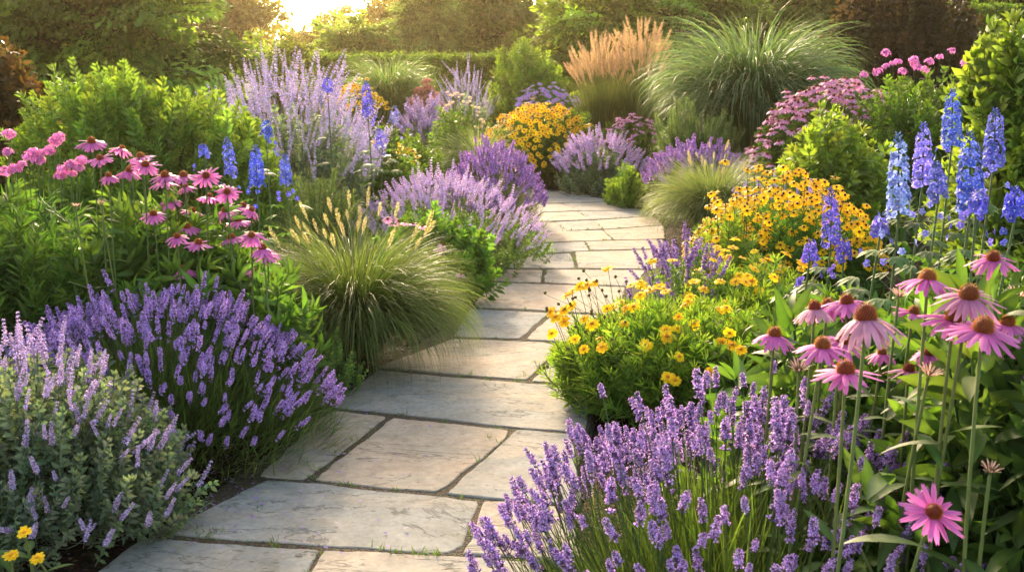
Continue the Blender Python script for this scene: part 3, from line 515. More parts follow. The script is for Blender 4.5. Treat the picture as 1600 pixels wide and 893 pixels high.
CATF = [airy_spike(80 + i, L=.20, whorls=9, per=5, col=(.52, .38, .66), cal0=(.32, .22, .34), fl=.020) for i in range(3)]
SAGE = [airy_spike(90 + i, L=.42, whorls=17, per=5, col=(.44, .38, .64), cal0=(.33, .31, .42), fl=.015) for i in range(3)]
CONE = [coneflower(100 + i, 16 + i % 4, a0, a1) for i, (a0, a1) in enumerate([(-5, -32), (-14, -52), (-2, -22), (-20, -62), (-8, -40)])]
CONEOLD = [coneflower(120, 20, -24, -66, pink=(.50, .20, .36), tip=(.66, .36, .48), W=.009, cr=.0128, ch=.018, dark=(.13, .022, .008), orange=(.75, .19, .02)), coneflower(121, 18, -12, -40, pink=(.48, .17, .34), tip=(.60, .28, .42), W=.0085, cr=.0135, ch=.017, dark=(.10, .018, .008), orange=(.70, .16, .02))]
SPENT = [coneflower(124, 14, 52, 30, pink=(.55, .30, .24), tip=(.66, .46, .36), L=.032, W=.0055, cr=.011, ch=.008, dark=(.10, .07, .02), orange=(.35, .12, .03), fine=False)]
CONEF = [coneflower(130 + i, 12, -8 - 6 * i, -45, fine=False, W=.016, pink=(.68, .26, .48), tip=(.76, .38, .58)) for i in range(3)]
RUD = [daisy("flower_head", 140 + i, 12, .026, .0105, -2 - 5 * i, -20 - 8 * i, (.80, .46, .006), (.88, .58, .010), .0075, .009, (.03, .012, .006), (.06, .025, .01)) for i in range(3)]
RUDF = [daisy("flower_head", 145 + i, 9, .032, .018, 0, -22, (.80, .46, .006), (.88, .58, .010), .009, .009, (.06, .02, .006), (.10, .04, .01), cols=1, rows=2) for i in range(2)]
COR = [daisy("flower_head", 150 + i, 9, .025, .016, 14 - 10 * i, -6 - 8 * i, (.84, .52, .008), (.92, .66, .014), .008, .006, (.55, .22, .01), (.75, .38, .02), cols=4, rows=4, notch=.22, extra=6, sub="disc") for i in range(4)]
BUD = Kind("flower_bud", spindle((.10, .12, .03), (.10, .045, .012), 1.0, 6))
PHLOX = [phlox_head(160 + i, (.60, .14, .44), (.74, .30, .60)) for i in range(3)]
PHLOXF = [phlox_head(165, (.60, .16, .48), (.72, .30, .62), n=18)]
PLUME = [plume(170 + i, .085 + .02 * i, .011) for i in range(3)]
REED = [plume(175 + i, .34, .026, 170, (.38, .24, .18), (.54, .37, .31)) for i in range(3)]

LANCE = [leaf(.24, 2, 6, .22, cu, .75, .9, (.050, .098, .026), 1.5, wave=.05) for cu in (.15, .35, .55)]
LIME = [sprig(200 + i, 6, .30, .32, (.092, .148, .032), 3, .75, tipc=(1.45, 1.25, .9)) for i in range(4)]
MIDG = [sprig(210 + i, 7, .30, .28, (.055, .110, .022), 3, .7, tipc=(1.35, 1.25, .9)) for i in range(4)]
BROAD = [sprig(220 + i, 5, .42, .42, (.095, .150, .034), 2, .55, tipc=(1.5, 1.3, .9), sr=.012, curl=.4) for i in range(4)]
NARROW = [sprig(230 + i, 8, .34, .14, (.050, .105, .022), 3, .65, tipc=(1.2, 1.2, 1)) for i in range(4)]
MINT = [sprig(245 + i, 9, .17, .50, (.125, .170, .110), 2, .45, tipc=(1.2, 1.15, 1.3), curl=.35, top=4) for i in range(4)]
SILVER = [sprig(240 + i, 7, .26, .48, (.110, .160, .105), 2, .5, tipc=(1.25, 1.2, 1.3), curl=.35) for i in range(4)]
NEEDLE = [sprig(250 + i, 11, .22, .12, (.070, .110, .045), 4, .9, tipc=(1.3, 1.25, 1.2), nx=1, ny=2) for i in range(3)]
HERB = [sprig(260 + i, 8, .20, .55, (.085, .145, .045), 2, .5, tipc=(1.5, 1.35, 1.1)) for i in range(4)]
PURPLE = [sprig(270 + i, 6, .32, .50, (.024, .018, .015), 2, .6, tipc=(1.6, 1.3, .9)) for i in range(4)]
RUSSET = [sprig(280 + i, 6, .34, .50, (.036, .028, .014), 2, .6, tipc=(1.9, 1.3, .7)) for i in range(3)]
FARG = [sprig(290 + i, 5, .36, .40, (.060, .110, .024), 2, .7, nx=1, ny=2, tipc=(1.4, 1.3, .9)) for i in range(3)]
LEAFY = [sprig(295 + i, 5, .55, .24, (.050, .098, .024), 2, .5, curl=.5, ny=4, tipc=(1.25, 1.2, .9)) for i in range(4)]
SEDUM = [sprig(300 + i, 7, .38, .36, (.062, .115, .028), 3, .6, tipc=(1.4, 1.35, .9)) for i in range(3)]

# ------------------------------------------------------------------ right bed, near to far
lavender("big lavender bush at the near right path edge, below the coneflowers", .53, 2.22, .62, .54, .77, 620, LAV, 1, sc=.70, nl=9000, leafl=.26, sh=.80, drop=.42, leafc=(.075, .125, .032), stemc=(.09, .14, .04), splay=.55, lw=.0038)

def stalk(label, px, py, Y, diam, kinds, i, nl=6, lean=(0, 0), name="coneflower", cat="coneflower", group="pink coneflowers above the near lavender", tilt=None, base=None, part_name="flower_head"):
    rng = np.random.default_rng(900 + i); t = at(px, py, Y); b = np.array([t[0] + rng.normal(lean[0], .05), t[1] + .08 + rng.normal(0, .05), 0.]) if base is None else np.array([*base, 0.]); b[2] = gz(b[0], b[1])
    r = thing(name, label, cat, tuple(b), group); H = t[2] - b[2]; d = nrm(np.array([[rng.normal(0, .15), rng.normal(-.12, .15), 1.]])) if tilt is None else nrm(np.array([tilt], float))
    P = bez(b[None], (b * .35 + t * .65 - d[0] * H * .12)[None], t[None] - d * .006, 9); s = Geo(); tubes(s, P, np.linspace(.0046, .0032, 9)[None], [(.12, .15, .045)], 6); part("stem", s, r)
    u = rng.uniform(.08, .80, nl); idx = u * 8; k = np.minimum(idx.astype(int), 7); p = P[0][k] * (1 - (idx - k))[:, None] + P[0][k + 1] * (idx - k)[:, None]; az = rng.uniform(0, 6.28, nl); e = rng.uniform(-.1, .7, nl)
    g = Geo(); g.scatter(LANCE, p, frames(np.stack([np.cos(az) * np.cos(e), np.sin(az) * np.cos(e), np.sin(e)], 1)), rng.uniform(.11, .19, nl) * (1.1 - .5 * u), jitter(rng, nl, (1.1, 1.05, 1), .14, .05)); part("leaves", g, r)
    dist = math.hypot(t[1], CAMH - t[2]); sc = diam / FPX * dist / .117; attach(r, part_name, part_name + "s", [kinds], t[None], frames_z(d, rng.uniform(0, 6.28, 1)), sc); return r
for i, (px, py, Y, dm, k, lab) in enumerate([
    (1210, 523, 2.25, 78, CONE[3], "pink coneflower leaning alone at the edge nearest the yellow coreopsis"),
    (1273, 482, 2.30, 78, CONEOLD[0], "faded coneflower with hanging petals, nearest the lone leaning one"),
    (1293, 478, 2.42, 74, CONE[1], "coneflower half hidden behind the faded one with hanging petals"),
    (1323, 472, 2.36, 80, CONE[4], "bright pink coneflower just behind the biggest faded coneflower"),
    (1353, 497, 1.72, 136, CONEOLD[0], "biggest coneflower with a tall dark cone and long faded petals"),
    (1285, 541, 2.02, 92, CONE[4], "pink coneflower beneath the biggest faded one, petals spread sideways"),
    (1316, 533, 2.16, 80, CONE[1], "small-coned coneflower tucked beneath the biggest faded coneflower"),
    (1321, 580, 1.85, 108, CONE[2], "flat open pink coneflower, lowest of the upper cluster, facing the viewer"),
    (1450, 436, 1.98, 96, CONE[1], "tall pink coneflower with drooping petals under the deep blue delphinium"),
    (1514, 462, 1.86, 116, CONEOLD[1], "coneflower with a wide dark cone and narrow dusky petals"),
    (1490, 499, 1.90, 104, CONE[4], "pink coneflower below the dusky wide-coned coneflower, petals half dropped"),
    (1536, 515, 1.78, 124, CONE[0], "large fresh pink coneflower with orange cone, in front of two others"),
    (1574, 506, 2.05, 84, CONE[4], "pink coneflower cut by the picture edge beside the large fresh one"),
    (1552, 404, 2.15, 78, CONE[1], "highest coneflower of the near right group, seen from its side"),
    (1427, 488, 2.45, 66, CONE[0], "small pale coneflower behind, between the biggest and the drooping one"),
    (1378, 552, 2.35, 56, CONE[3], "small half-closed coneflower low behind the flat open one"),
    (1450, 552, 2.30, 62, CONE[3], "dark-coned coneflower with shrunken petals low among the stems"),
    (1420, 578, 2.15, 70, CONEOLD[1], "withering coneflower low among the leaves with curled petals"),
    (1405, 462, 2.25, 52, SPENT[0], "spent coneflower with upright pale petals and no cone"),
    (1248, 577, 2.15, 60, SPENT[0], "spent coneflower with short reddish petals beside the flat open one"),
    (1452, 585, 1.95, 62, SPENT[0], "brown dried coneflower among stems in front of the withering one"),
    (1592, 462, 2.2, 60, SPENT[0], "spent coneflower with upright petals at the picture edge"),
    (1595, 575, 2.1, 60, CONEOLD[1], "coneflower with curled dusky petals low at the picture edge")]):
    stalk(lab, px, py, Y, dm, k, i, nl=8)
stalk("lowest coneflower, a single fresh pink one in front of dark leaves", 1458, 800, 1.72, 96, CONE[2], 40, nl=5, tilt=(.05, -.75, .8))
stalk("spent coneflower with pale spiky petals above the lowest pink one", 1548, 735, 1.75, 54, SPENT[0], 41, nl=5, tilt=(0, -.3, 1))
# the leafy coneflower plants under those flowers
rng = np.random.default_rng(77)
for i, (x, y, lab) in enumerate([(.90, 2.12, "nearest clump of broad coneflower leaves below the big faded flower"), (1.30, 2.1, "clump of coneflower leaves at the right picture edge"), (.88, 2.35, "clump of coneflower leaves between the lavender and the coreopsis")]):
    c = pos_of(x, y); r = thing("coneflower_leaves", lab, "leafy plant", c, "leafy coneflower clumps"); n = 760; g = Geo(); d = hemi(rng, n, -.1); q = rng.random(n) ** .6
    p = c + d * [.36, .36, .98] * q[:, None]; p[:, 2] = c[2] + (p[:, 2] - c[2]) * rng.uniform(.5, 1.05, n); dr = nrm(d * [1, 1, .25] + rng.normal(0, .35, (n, 3)) + [0, 0, .25]); g.scatter(LANCE, p, frames(dr), rng.uniform(.09, .17, n), jitter(rng, n, (1.1, 1.1, 1), .2, .06)); part("foliage", g, r)
    m = 16; b = c + np.c_[rng.normal(0, .09, (m, 2)), np.zeros(m)]; e = c + np.c_[rng.normal(0, .22, (m, 2)), rng.uniform(.45, .8, m)]; s = Geo(); tubes(s, bez(b, b * .6 + e * .4 + [0, 0, .15], e, 6), .0035, jitter(rng, m, (.10, .12, .04), .1), 5); part("stems", s, r)

BIGL = [sprig(610 + i, 6, .50, .27, (.052, .100, .026), 2, .45, curl=.45, ny=5, tipc=(1.25, 1.2, .9), top=3) for i in range(4)]
for i, (x, y, rx, h, lab) in enumerate([(1.14, 2.02, .32, .96, "broad lance-leaved growth right of the near lavender"), (1.34, 2.3, .4, 1.0, "lance-leaved growth by the right picture edge"), (1.05, 2.65, .46, .92, "lance-leaved growth between the coneflowers and the delphiniums")]):
    shrub("coneflower_leaves", lab, "leafy plant", x, y, rx, .34, h, BIGL, 260, .28, 620 + i, group="leafy coneflower clumps", sq=.8)

# coreopsis
x, y, rx, h = fit(862, 1270, 478, 5.0)
rng = np.random.default_rng(5)
tops = [at(px, py, Y) for px, py, Y in [(905, 448, 4.9), (893, 455, 4.85), (917, 444, 4.95), (928, 440, 5.0), (885, 462, 4.8), (860, 486, 4.75), (880, 484, 4.75), (868, 494, 4.72), (893, 478, 4.8), (882, 502, 4.7), (912, 497, 4.75), (925, 505, 4.7), (948, 482, 4.9), (958, 478, 4.9), (977, 480, 4.9), (990, 478, 4.9), (950, 420, 5.2), (985, 445, 5.1), (1000, 440, 5.1), (1015, 452, 5.0), (1030, 448, 5.0), (1040, 455, 5.0), (1000, 460, 5.0), (1018, 405, 5.4), (1050, 407, 5.4), (1120, 385, 5.5), (1115, 405, 5.4), (1125, 438, 5.2), (1085, 440, 5.2), (1160, 402, 5.4), (1135, 480, 4.9), (1085, 505, 4.8), (1060, 495, 4.8), (1040, 515, 4.7), (940, 541, 4.5), (1062, 556, 4.5), (1110, 582, 4.4), (1165, 440, 5.1), (1255, 410, 5.2), (1100, 450, 5.1), (898, 530, 4.6), (912, 545, 4.55), (1135, 390, 5.5), (1150, 372, 5.6), (1200, 405, 5.4), (975, 505, 4.75), (862, 520, 4.7), (1230, 395, 5.4), (1075, 470, 4.95), (1180, 420, 5.3), (1210, 432, 5.2)]]
CORL = [sprig(600 + i, 8, .34, .15, (.105, .162, .032), 3, .75, tipc=(1.35, 1.25, .9)) for i in range(4)]
dm, qm, om = dome(rng, 46, rx * .95, .64, h * .86, .55, 2.2, .17)
tops += list(dm + [x + .04, 5.0, gz(x, 5.0) + .08])
cp = drift("coreopsis_plant", "bright green coreopsis mound with golden flowers spilling over the right path edge", "coreopsis", x - .03, 5.0, rx * 1.0, .70, h, 0, COR, 5, 1.05, CORL, 2300, .22, tops=tops, sr=.0016, tilt=.6, lean=(-.1, -.45), fol_h=.76, stemc=(.10, .15, .03), lup=1.0)
pb = np.array([at(px, py, 4.75) for px, py in zip(rng.uniform(848, 985, 46), rng.uniform(425, 585, 46))]); pb = pb[(pb[:, 0] - .1) ** 2 < 9]
s = Geo(); c = pos_of(x - .25, 4.95); b = np.repeat(c[None], len(pb), 0) + np.c_[rng.normal(0, .1, (len(pb), 2)), np.zeros(len(pb))]; tubes(s, bez(b, b * .5 + pb * .5 + [0, 0, .18], pb, 6), .0012, (.10, .14, .03)); part("bud_stems", s, cp); attach(cp, "flower_bud", "flower_buds", [BUD], pb, frames(spin_dir(rng, len(pb), .4)), .017)

x, y, rx, h = fit(1060, 1290, 420, 6.1)
drift("coreopsis_plant", "looser coreopsis with scattered golden flowers between the bigger mound and the black-eyed susans", "coreopsis", x, y, rx, .55, h * 1.06, 44, COR, 640, 1.05, CORL, 700, .24, jit=.12, drop=.45, tilt=.5, lean=(-.1, -.5), fol_h=.78)
catmint("tall purple catmint between the coreopsis and the arching sedge", 1.06, 6.1, .38, .3, .58, 46, [lav_spike(310 + i, L=.16, whorls=11, per=6, calyx0=(.12, .07, .16), calyx1=(.22, .13, .32), cor=(.40, .25, .62), fl=.017, gap=True) for i in range(3)], 11, HERB, 120, .16, sc=.95, drop=.45, splay=.5)
x, y, rx, h = fit(1075, 1360, 284, 7.6)
drift("black_eyed_susan", "wide drift of golden daisies with dark centres beside the blue delphiniums", "black-eyed susan", x, 7.4, rx * 1.05, .85, h * .95, 420, RUD, 12, 1.2, NARROW, 900, .24, group="black-eyed susan drifts", jit=.12, drop=.62, lean=(-.1, -.55), tilt=.5)
x, y, rx, h = fit(1075, 1215, 318, 6.9)
drift("black_eyed_susan", "loose smaller clump of golden daisies in front of the wide drift, nearest the purple catmint", "black-eyed susan", x, y, rx, .45, h, 90, RUD, 650, 1.15, CORL, 260, .22, group="black-eyed susan drifts", jit=.2, drop=.6, lean=(-.1, -.5), tilt=.5)
catmint("pale mauve catmint behind the golden daisies and the sedge", 2.35, 8.6, .5, .4, .62, 60, CAT, 13, SILVER, 140, .16)
x, y, rx, h = fit(1018, 1215, 235, 10.6)
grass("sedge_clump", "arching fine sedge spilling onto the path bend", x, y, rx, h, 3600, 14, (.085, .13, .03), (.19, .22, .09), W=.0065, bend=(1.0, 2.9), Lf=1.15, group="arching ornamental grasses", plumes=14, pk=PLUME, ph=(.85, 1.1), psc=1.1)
x, y, rx, h = fit(992, 1140, 238, 12.4)
lavender("lavender row behind the arching sedge at the path bend", x + .2, y, rx + .1, .6, h, 230, LAVF, 15, sc=1.15, nl=2200, cap=60, lw=.008, leafl=.18)
x, y, rx, h = fit(945, 1015, 262, 13.9)
shrub("leafy_shrub", "small lime green shrub at the outer edge of the path bend", "shrub", x, y, rx, .45, h, LIME, 240, .20, 16, group="lime green shrubs")
x, y, rx, h = fit(865, 1010, 222, 15.6)
catmint("grey-mauve catmint mound on the far outer curve of the path", x, y, rx, .7, h, 190, CATF, 17, SILVER, 420, .2, sc=1.0, cap=60)
x, y, rx, h = fit(735, 950, 170, 17.3)
drift("black_eyed_susan", "far rounded mound of golden daisies below the feather reed grass", "black-eyed susan", x, y, rx * 1.1, 1.1, h, 800, RUDF, 18, 1.35, FARG, 800, .34, group="black-eyed susan drifts", drop=.75, lean=(-.1, -.6), tilt=.8, jit=.05, cap=100)
for i, (p0, p1, tp, Y, lab) in enumerate([(893, 985, 62, 18.6, "feather reed grass with pinkish plumes, the shorter clump"), (955, 1048, 42, 18.3, "feather reed grass with pinkish plumes, the taller clump beside the maiden grass")]):
    x, y, rx, h = fit(p0, p1, tp, Y)
    grass("feather_reed_grass", lab, x, y, rx, h * .74, 1500, 19 + i, (.05, .085, .022), (.13, .15, .05), W=.008, bend=(.0, .35), el=(76, 90), Lf=1.0, group="feather reed grasses", plumes=150, pk=REED, ph=(.95, 1.32), pspread=.88, psc=1.0, base=.32, plume_cap=100)
x, y, rx, h = fit(1040, 1322, 30, 15.2)
grass("maiden_grass", "huge arching maiden grass with pale-ribbed blades before the purple shrub", x, y, rx, h, 3400, 21, (.045, .085, .025), (.12, .18, .09), W=.024, bend=(1.9, 3.3), el=(72, 92), Lf=1.28, Lo=1.08, pw=2.4, group="arching ornamental grasses", k=12, base=.22)
x, y, rx, h = fit(1022, 1168, 168, 13.3)
shrub("sage_mound", "upright grey-green sage mound in front of the maiden grass", "sage", x, y, rx, .6, h, NEEDLE, 620, .34, 22, up=1.6, sq=.6)
x, y, rx, h = fit(1160, 1405, 126, 12.6)
drift("coneflower_drift", "broad drift of dusty pink coneflowers in front of the purple shrub", "coneflower", x + .1, 12.2, rx * 1.15, 1.0, h * .97, 330, CONEF, 23, 1.25, FARG, 700, .28, drop=.75, lean=(0, -.15), tilt=.3, jit=.05)
x, y, rx, h = fit(940, 1040, 182, 17.0)
drift("coneflower_drift", "small dark pink coneflower patch at the foot of the feather reed grass", "coneflower", x, y, rx, .5, h, 46, CONEF, 24, 1.3, FARG, 140, .28, drop=.4, lean=(0, -.1))
x, y, rx, h = fit(1195, 1410, 192, 9.4)
shrub("leafy_shrub", "broad-leaved lime shrub behind the golden daisies", "shrub", x, y, rx, .8, h, BROAD, 520, .27, 25, group="lime green shrubs", sq=.8)
x, y, rx, h = fit(1335, 1530, 120, 11.3)
shrub("leafy_shrub", "loose pale green perennials behind the deep blue delphiniums", "shrub", x, y, rx, .7, h, MIDG, 420, .28, 26, up=1.2)
x, y, rx, h = fit(1340, 1540, 96, 13.6)
drift("phlox_plant", "tall pink phlox in front of the dark purple shrub", "phlox", x, y, rx, .6, h, 0, PHLOXF, 27, 1.0, FARG, 420, .3, tops=[at(px, py, 13.2) for px, py in [(1395, 100), (1384, 104), (1403, 98), (1430, 100), (1428, 94), (1434, 106), (1487, 80), (1372, 113), (1452, 97), (1384, 83), (1468, 90), (1508, 100), (1445, 110), (1410, 112), (1350, 118)]], group="pink phlox plants", fol_h=.82)
x, y, rx, h = fit(1525, 1660, 50, 6.4)
shrub("tall_perennial", "tall lime green perennial with big leaves at the right picture edge", "leafy plant", x, y, rx, .55, h, BROAD, 560, .27, 28, up=1.3, sq=.7)
x, y, rx, h = fit(1285, 1535, -70, 19.5)
shrub("purple_shrub", "dark purple-leaved shrub behind the maiden grass", "shrub", x, y, rx, 1.3, h, PURPLE, 1500, .42, 29, up=1.0, sq=.7)
shrub("leafy_shrub", "leafy green filler between the delphiniums and the coneflowers", "shrub", 2.25, 4.15, .75, .5, .62, LEAFY, 360, .24, 30)
shrub("leafy_shrub", "bright leafy plant behind the highest near coneflower", "shrub", 1.72, 3.1, .42, .4, .80, MIDG, 190, .24, 31)
shrub("leafy_shrub", "low leafy plant in front of the violet-blue delphinium", "shrub", 1.45, 4.6, .55, .45, .50, LEAFY, 220, .22, 32)

# delphiniums
DEEP, DEEPT, SKY, SKYT, VIO, VIOT = (.045, .065, .48), (.11, .13, .60), (.15, .23, .64), (.28, .37, .74), (.08, .06, .45), (.17, .14, .58)
PALM = []
for k in range(3):
    g = Geo()
    for a in (-1.1, -.55, 0, .55, 1.1): g.scatter(leaf(.34, 2, 4, .15, .3, .7, .8, (.060, .115, .03)), [[0, 0, 0]], frames(np.array([[math.sin(a), math.cos(a), .05 * k]])), 1 - .22 * abs(a))
    PALM.append(g)
def delphinium(label, px, py0, py1, Y, col, tip, i, wide=.036, n=64, eye=(.75, .75, .7), lvs=14, buds=12):
    rng = np.random.default_rng(700 + i); a = at(px, py1, Y); b = at(px + rng.normal(0, 4), py0, Y); L = b[2] - a[2]; base = pos_of(a[0] + rng.normal(0, .03), Y + .05)
    r = thing("delphinium", label, "delphinium", base, "blue delphiniums"); s = Geo(); tubes(s, bez(base[None], (base * .4 + a * .6)[None], a[None], 8), np.linspace(.007, .0045, 8)[None], [(.09, .13, .05)], 6); part("stem", s, r)
    g = Geo(); m = lvs; t = rng.uniform(.05, .85, m); p = base + (a - base) * t[:, None]; az = rng.uniform(0, 6.28, m); o_ = np.stack([np.cos(az), np.sin(az), 0 * az], 1); e = p + o_ * (.13 * (1.1 - .6 * t))[:, None] + [0, 0, .05]; tubes(g, bez(p, p * .5 + e * .5 + [0, 0, .03], e, 4), .0015, (.08, .12, .04)); g.scatter(PALM, e, frames(o_ + [0, 0, -.15]), .13 * (1.1 - .5 * t), jitter(rng, m, (1, 1, 1), .15, .05)); part("leaves", g, r)
    fs = delph_spike(800 + i, L, wide, col, tip, n, buds=buds, eye=eye); gg = Geo(); gg.scatter(fs, a[None], frames_z(nrm((b - a)[None]), np.zeros(1))); part("flower_spike", gg, r)
    k = 5; az = rng.uniform(0, 6.28, k); q = Geo(); e = a + np.stack([np.cos(az) * .07, np.sin(az) * .07, -rng.uniform(0, .14, k)], 1); tubes(q, bez(np.repeat(a[None] - [0, 0, .1], k, 0), (e + a) / 2 - [0, 0, .06], e, 4), .0013, (.09, .12, .06)); q.scatter(delph_floret(i, col, tip, eye), e, frames_z(np.stack([np.cos(az), np.sin(az) - .4, .2 + 0 * az], 1), az), .019); part("side_flowers", q, r)
for i, a in enumerate([
    ("sky blue delphinium with a tall pale spike", 1404, 205, 338, 4.05, SKY, SKYT, .034, 76),
    ("pale violet-blue delphinium with a budded tip, behind the sky blue one", 1441, 190, 290, 4.6, (.13, .14, .66), (.26, .26, .76), .032, 60),
    ("short mid-blue delphinium spike between the sky blue and the deep blue ones", 1466, 252, 312, 4.3, (.10, .11, .50), (.20, .20, .62), .030, 40),
    ("deep blue delphinium standing highest behind the others", 1487, 138, 228, 5.0, (.06, .08, .50), (.10, .14, .62), .038, 66),
    ("deepest blue delphinium with white eyes, in front of the tallest", 1516, 202, 330, 3.9, DEEP, DEEPT, .038, 80),
    ("blue delphinium with a budded tip, last tall one toward the right edge", 1552, 168, 262, 4.5, (.08, .10, .50), (.16, .18, .62), .034, 64),
    ("short violet-blue delphinium standing among the golden daisies", 1298, 296, 385, 4.9, VIO, VIOT, .035, 62),
    ("deep blue delphinium stub cut by the right picture edge", 1586, 292, 342, 3.9, DEEP, DEEPT, .032, 34)]):
    delphinium(*a[:7], i, wide=a[7] * 1.25, n=int(a[8] * .8))
for i, (px, py, Y, lab) in enumerate([(1265, 396, 4.7, "tiny violet-blue delphinium floret cluster beside the violet spike"), (1375, 355, 4.2, "loose lilac-blue delphinium cluster below the sky blue spike"), (1525, 318, 3.7, "loose blue delphinium florets below the deepest blue spike"), (1318, 394, 4.75, "small violet delphinium florets under the violet spike")]):
    delphinium(lab, px, py - 22, py + 12, Y, VIO if i in (0, 3) else (.14, .14, .64), VIOT, 40 + i, wide=.032, n=16, lvs=10, buds=4)

# ------------------------------------------------------------------ left bed, near to far
catmint("grey-leaved catmint spilling at the near left corner of the path", -1.78, 3.42, .64, .52, .66, 300, CATM, 41, MINT, 1500, .19, sc=.55, drop=.78, splay=.7, stemc=(.16, .18, .13))
lavender("big deep purple lavender bush at the left path edge", -1.58, 4.30, .80, .58, .64, 820, LAVD, 42, sc=.76, nl=11000, leafl=.20, drop=.74, leafc=(.090, .145, .048), splay=.9, sh=.80)
x, y = on_ground(38, 985)
for i, (px, py, dm, lab) in enumerate([(38, 831, 30, "small golden daisy standing highest of three at the near left corner"), (17, 866, 30, "small golden daisy at the very left of three by the catmint"), (58, 870, 30, "small golden daisy lowest and nearest the path of three")]):
    stalk(lab, px, py, 2.72, dm * 1.45, COR[i], 60 + i, nl=4, name="coreopsis_flower", cat="coreopsis", group="golden daisies at the near left corner", tilt=(0, -.5, 1))
shrub("oregano_plant", "low pale green herb between the left lavender and the fountain grass", "herb", -1.04, 4.98, .27, .24, .56, HERB, 420, .10, 43, up=1.5)
x, y, rx, h = fit(392, 712, 322, 5.75)
grass("fountain_grass", "big fountain grass with buff plumes arching over the left path edge", x, y, rx, h, 5200, 44, (.055, .105, .022), (.135, .18, .055), W=.0056, bend=(1.1, 3.0), el=(54, 90), Lf=1.08, group="arching ornamental grasses", plumes=26, pk=PLUME, ph=(.80, 1.02), pspread=.75, psc=1.1, k=9, base=.16)
cl_l = [(143, 222, 46), (190, 233, 46), (157, 248, 44), (220, 245, 46), (205, 263, 46), (227, 258, 44), (202, 268, 40), (255, 285, 46), (258, 275, 40), (287, 275, 46), (290, 292, 44), (322, 275, 46), (265, 312, 40), (327, 308, 46), (355, 300, 46), (352, 330, 46), (380, 322, 44), (393, 328, 42), (372, 345, 46), (292, 355, 42), (277, 370, 44), (310, 380, 40), (362, 372, 42), (393, 368, 40), (287, 422, 46), (397, 425, 40), (410, 388, 34), (240, 335, 32), (300, 330, 32), (170, 275, 36), (418, 398, 30), (345, 340, 38)]
groups = [("tall coneflower plant with four flowers, highest of the left group", lambda p: p[0] < 200), ("coneflower plant with overlapping flowers next to the tallest one", lambda p: 200 <= p[0] < 262 and p[1] < 300), ("coneflower plant in the middle of the left group", lambda p: 255 <= p[0] < 340 and p[1] < 345), ("coneflower plant leaning toward the fountain grass", lambda p: p[0] >= 340 and p[1] < 350)]
left = set(range(len(cl_l)))
def left_plant(lab, idx, k, Y):
    tops = [at(cl_l[j][0], cl_l[j][1], Y + .25 * math.sin(j * 2.1)) for j in idx]; cx = np.mean([t[0] for t in tops]); hh = max(t[2] for t in tops) - gz(cx, Y)
    drift("coneflower_plant", lab, "coneflower", cx - .02, Y + .05, .26, .26, hh * .8, 0, CONE, 500 + k, 1.15, LEAFY, 75, .24, tops=tops, group="pink coneflower plants above the left lavender", sr=.0036, tilt=.25, lean=(.02, -.12), fol_h=.95, lup=.6)
for k, (lab, f) in enumerate(groups):
    idx = [j for j in sorted(left) if f(cl_l[j])]; left -= set(idx); left_plant(lab, idx, k, 4.75 + .06 * k)
for k, (lab, f) in enumerate([("low coneflower plant with flowers in the shade of the middle group", lambda p: p[0] < 330), ("low coneflower plant touching the fountain grass", lambda p: True)]):
    idx = [j for j in sorted(left) if f(cl_l[j])]; left -= set(idx); left_plant(lab, idx, 10 + k, 4.6)
for i, (px, py, lab) in enumerate([(118, 322, "spent coneflower with pale upright petals among the left leaves"), (158, 318, "cream spent coneflower right of its faded neighbour above the left lavender")]): stalk(lab, px, py, 4.5, 24, SPENT[0], 90 + i, group="spent coneflowers above the left lavender", nl=5)
for i, (x, y, rx, h, lab) in enumerate([(-1.62, 5.10, .42, .78, "dark leafy perennial under the middle coneflowers"), (-2.05, 5.0, .5, .92, "leafy perennial with narrow leaves behind the left lavender"), (-2.65, 4.8, .5, 1.0, "narrow-leaved perennial at the left picture edge")]):
    shrub("leafy_perennial", lab, "leafy plant", x, y, rx, .42, h, LEAFY if i == 0 else NARROW, 300 if i == 0 else 360, .27, 520 + i, group="leafy perennials behind the left lavender", sq=.7, up=.9)
drift("phlox_plant", "pink phlox flowering at the left picture edge", "phlox", -2.72, 5.5, .42, .35, 1.12, 0, PHLOX, 530, .52, LEAFY, 130, .26, tops=[at(px, py, 5.4) for px, py in [(20, 262), (8, 268), (35, 258), (52, 238), (100, 265), (112, 258), (92, 215), (86, 222), (66, 240), (78, 236), (44, 246), (122, 262), (95, 275), (112, 272), (60, 246), (26, 266), (14, 210), (12, 238), (128, 252), (60, 252)]], group="pink phlox plants", sr=.003)
x, y, rx, h = fit(30, 450, 92, 8.4)
shrub("leafy_shrub", "big rounded lime green bush behind the left coneflowers", "shrub", x, y, rx, .95, h, LIME, 1900, .25, 51, group="lime green shrubs", sq=.85, depth=.4)
x, y, rx, h = fit(310, 590, 108, 10.2)
rS = catmint("cloud of pale lilac Russian sage behind the lime green bush", x, y, rx, .9, h * .84, 280, SAGE, 52, SILVER, 520, .26, sc=1.0, group="lilac sage clouds", name="russian_sage", cat="russian sage", drop=.62, splay=.6, stemc=(.30, .30, .28), low=.85)
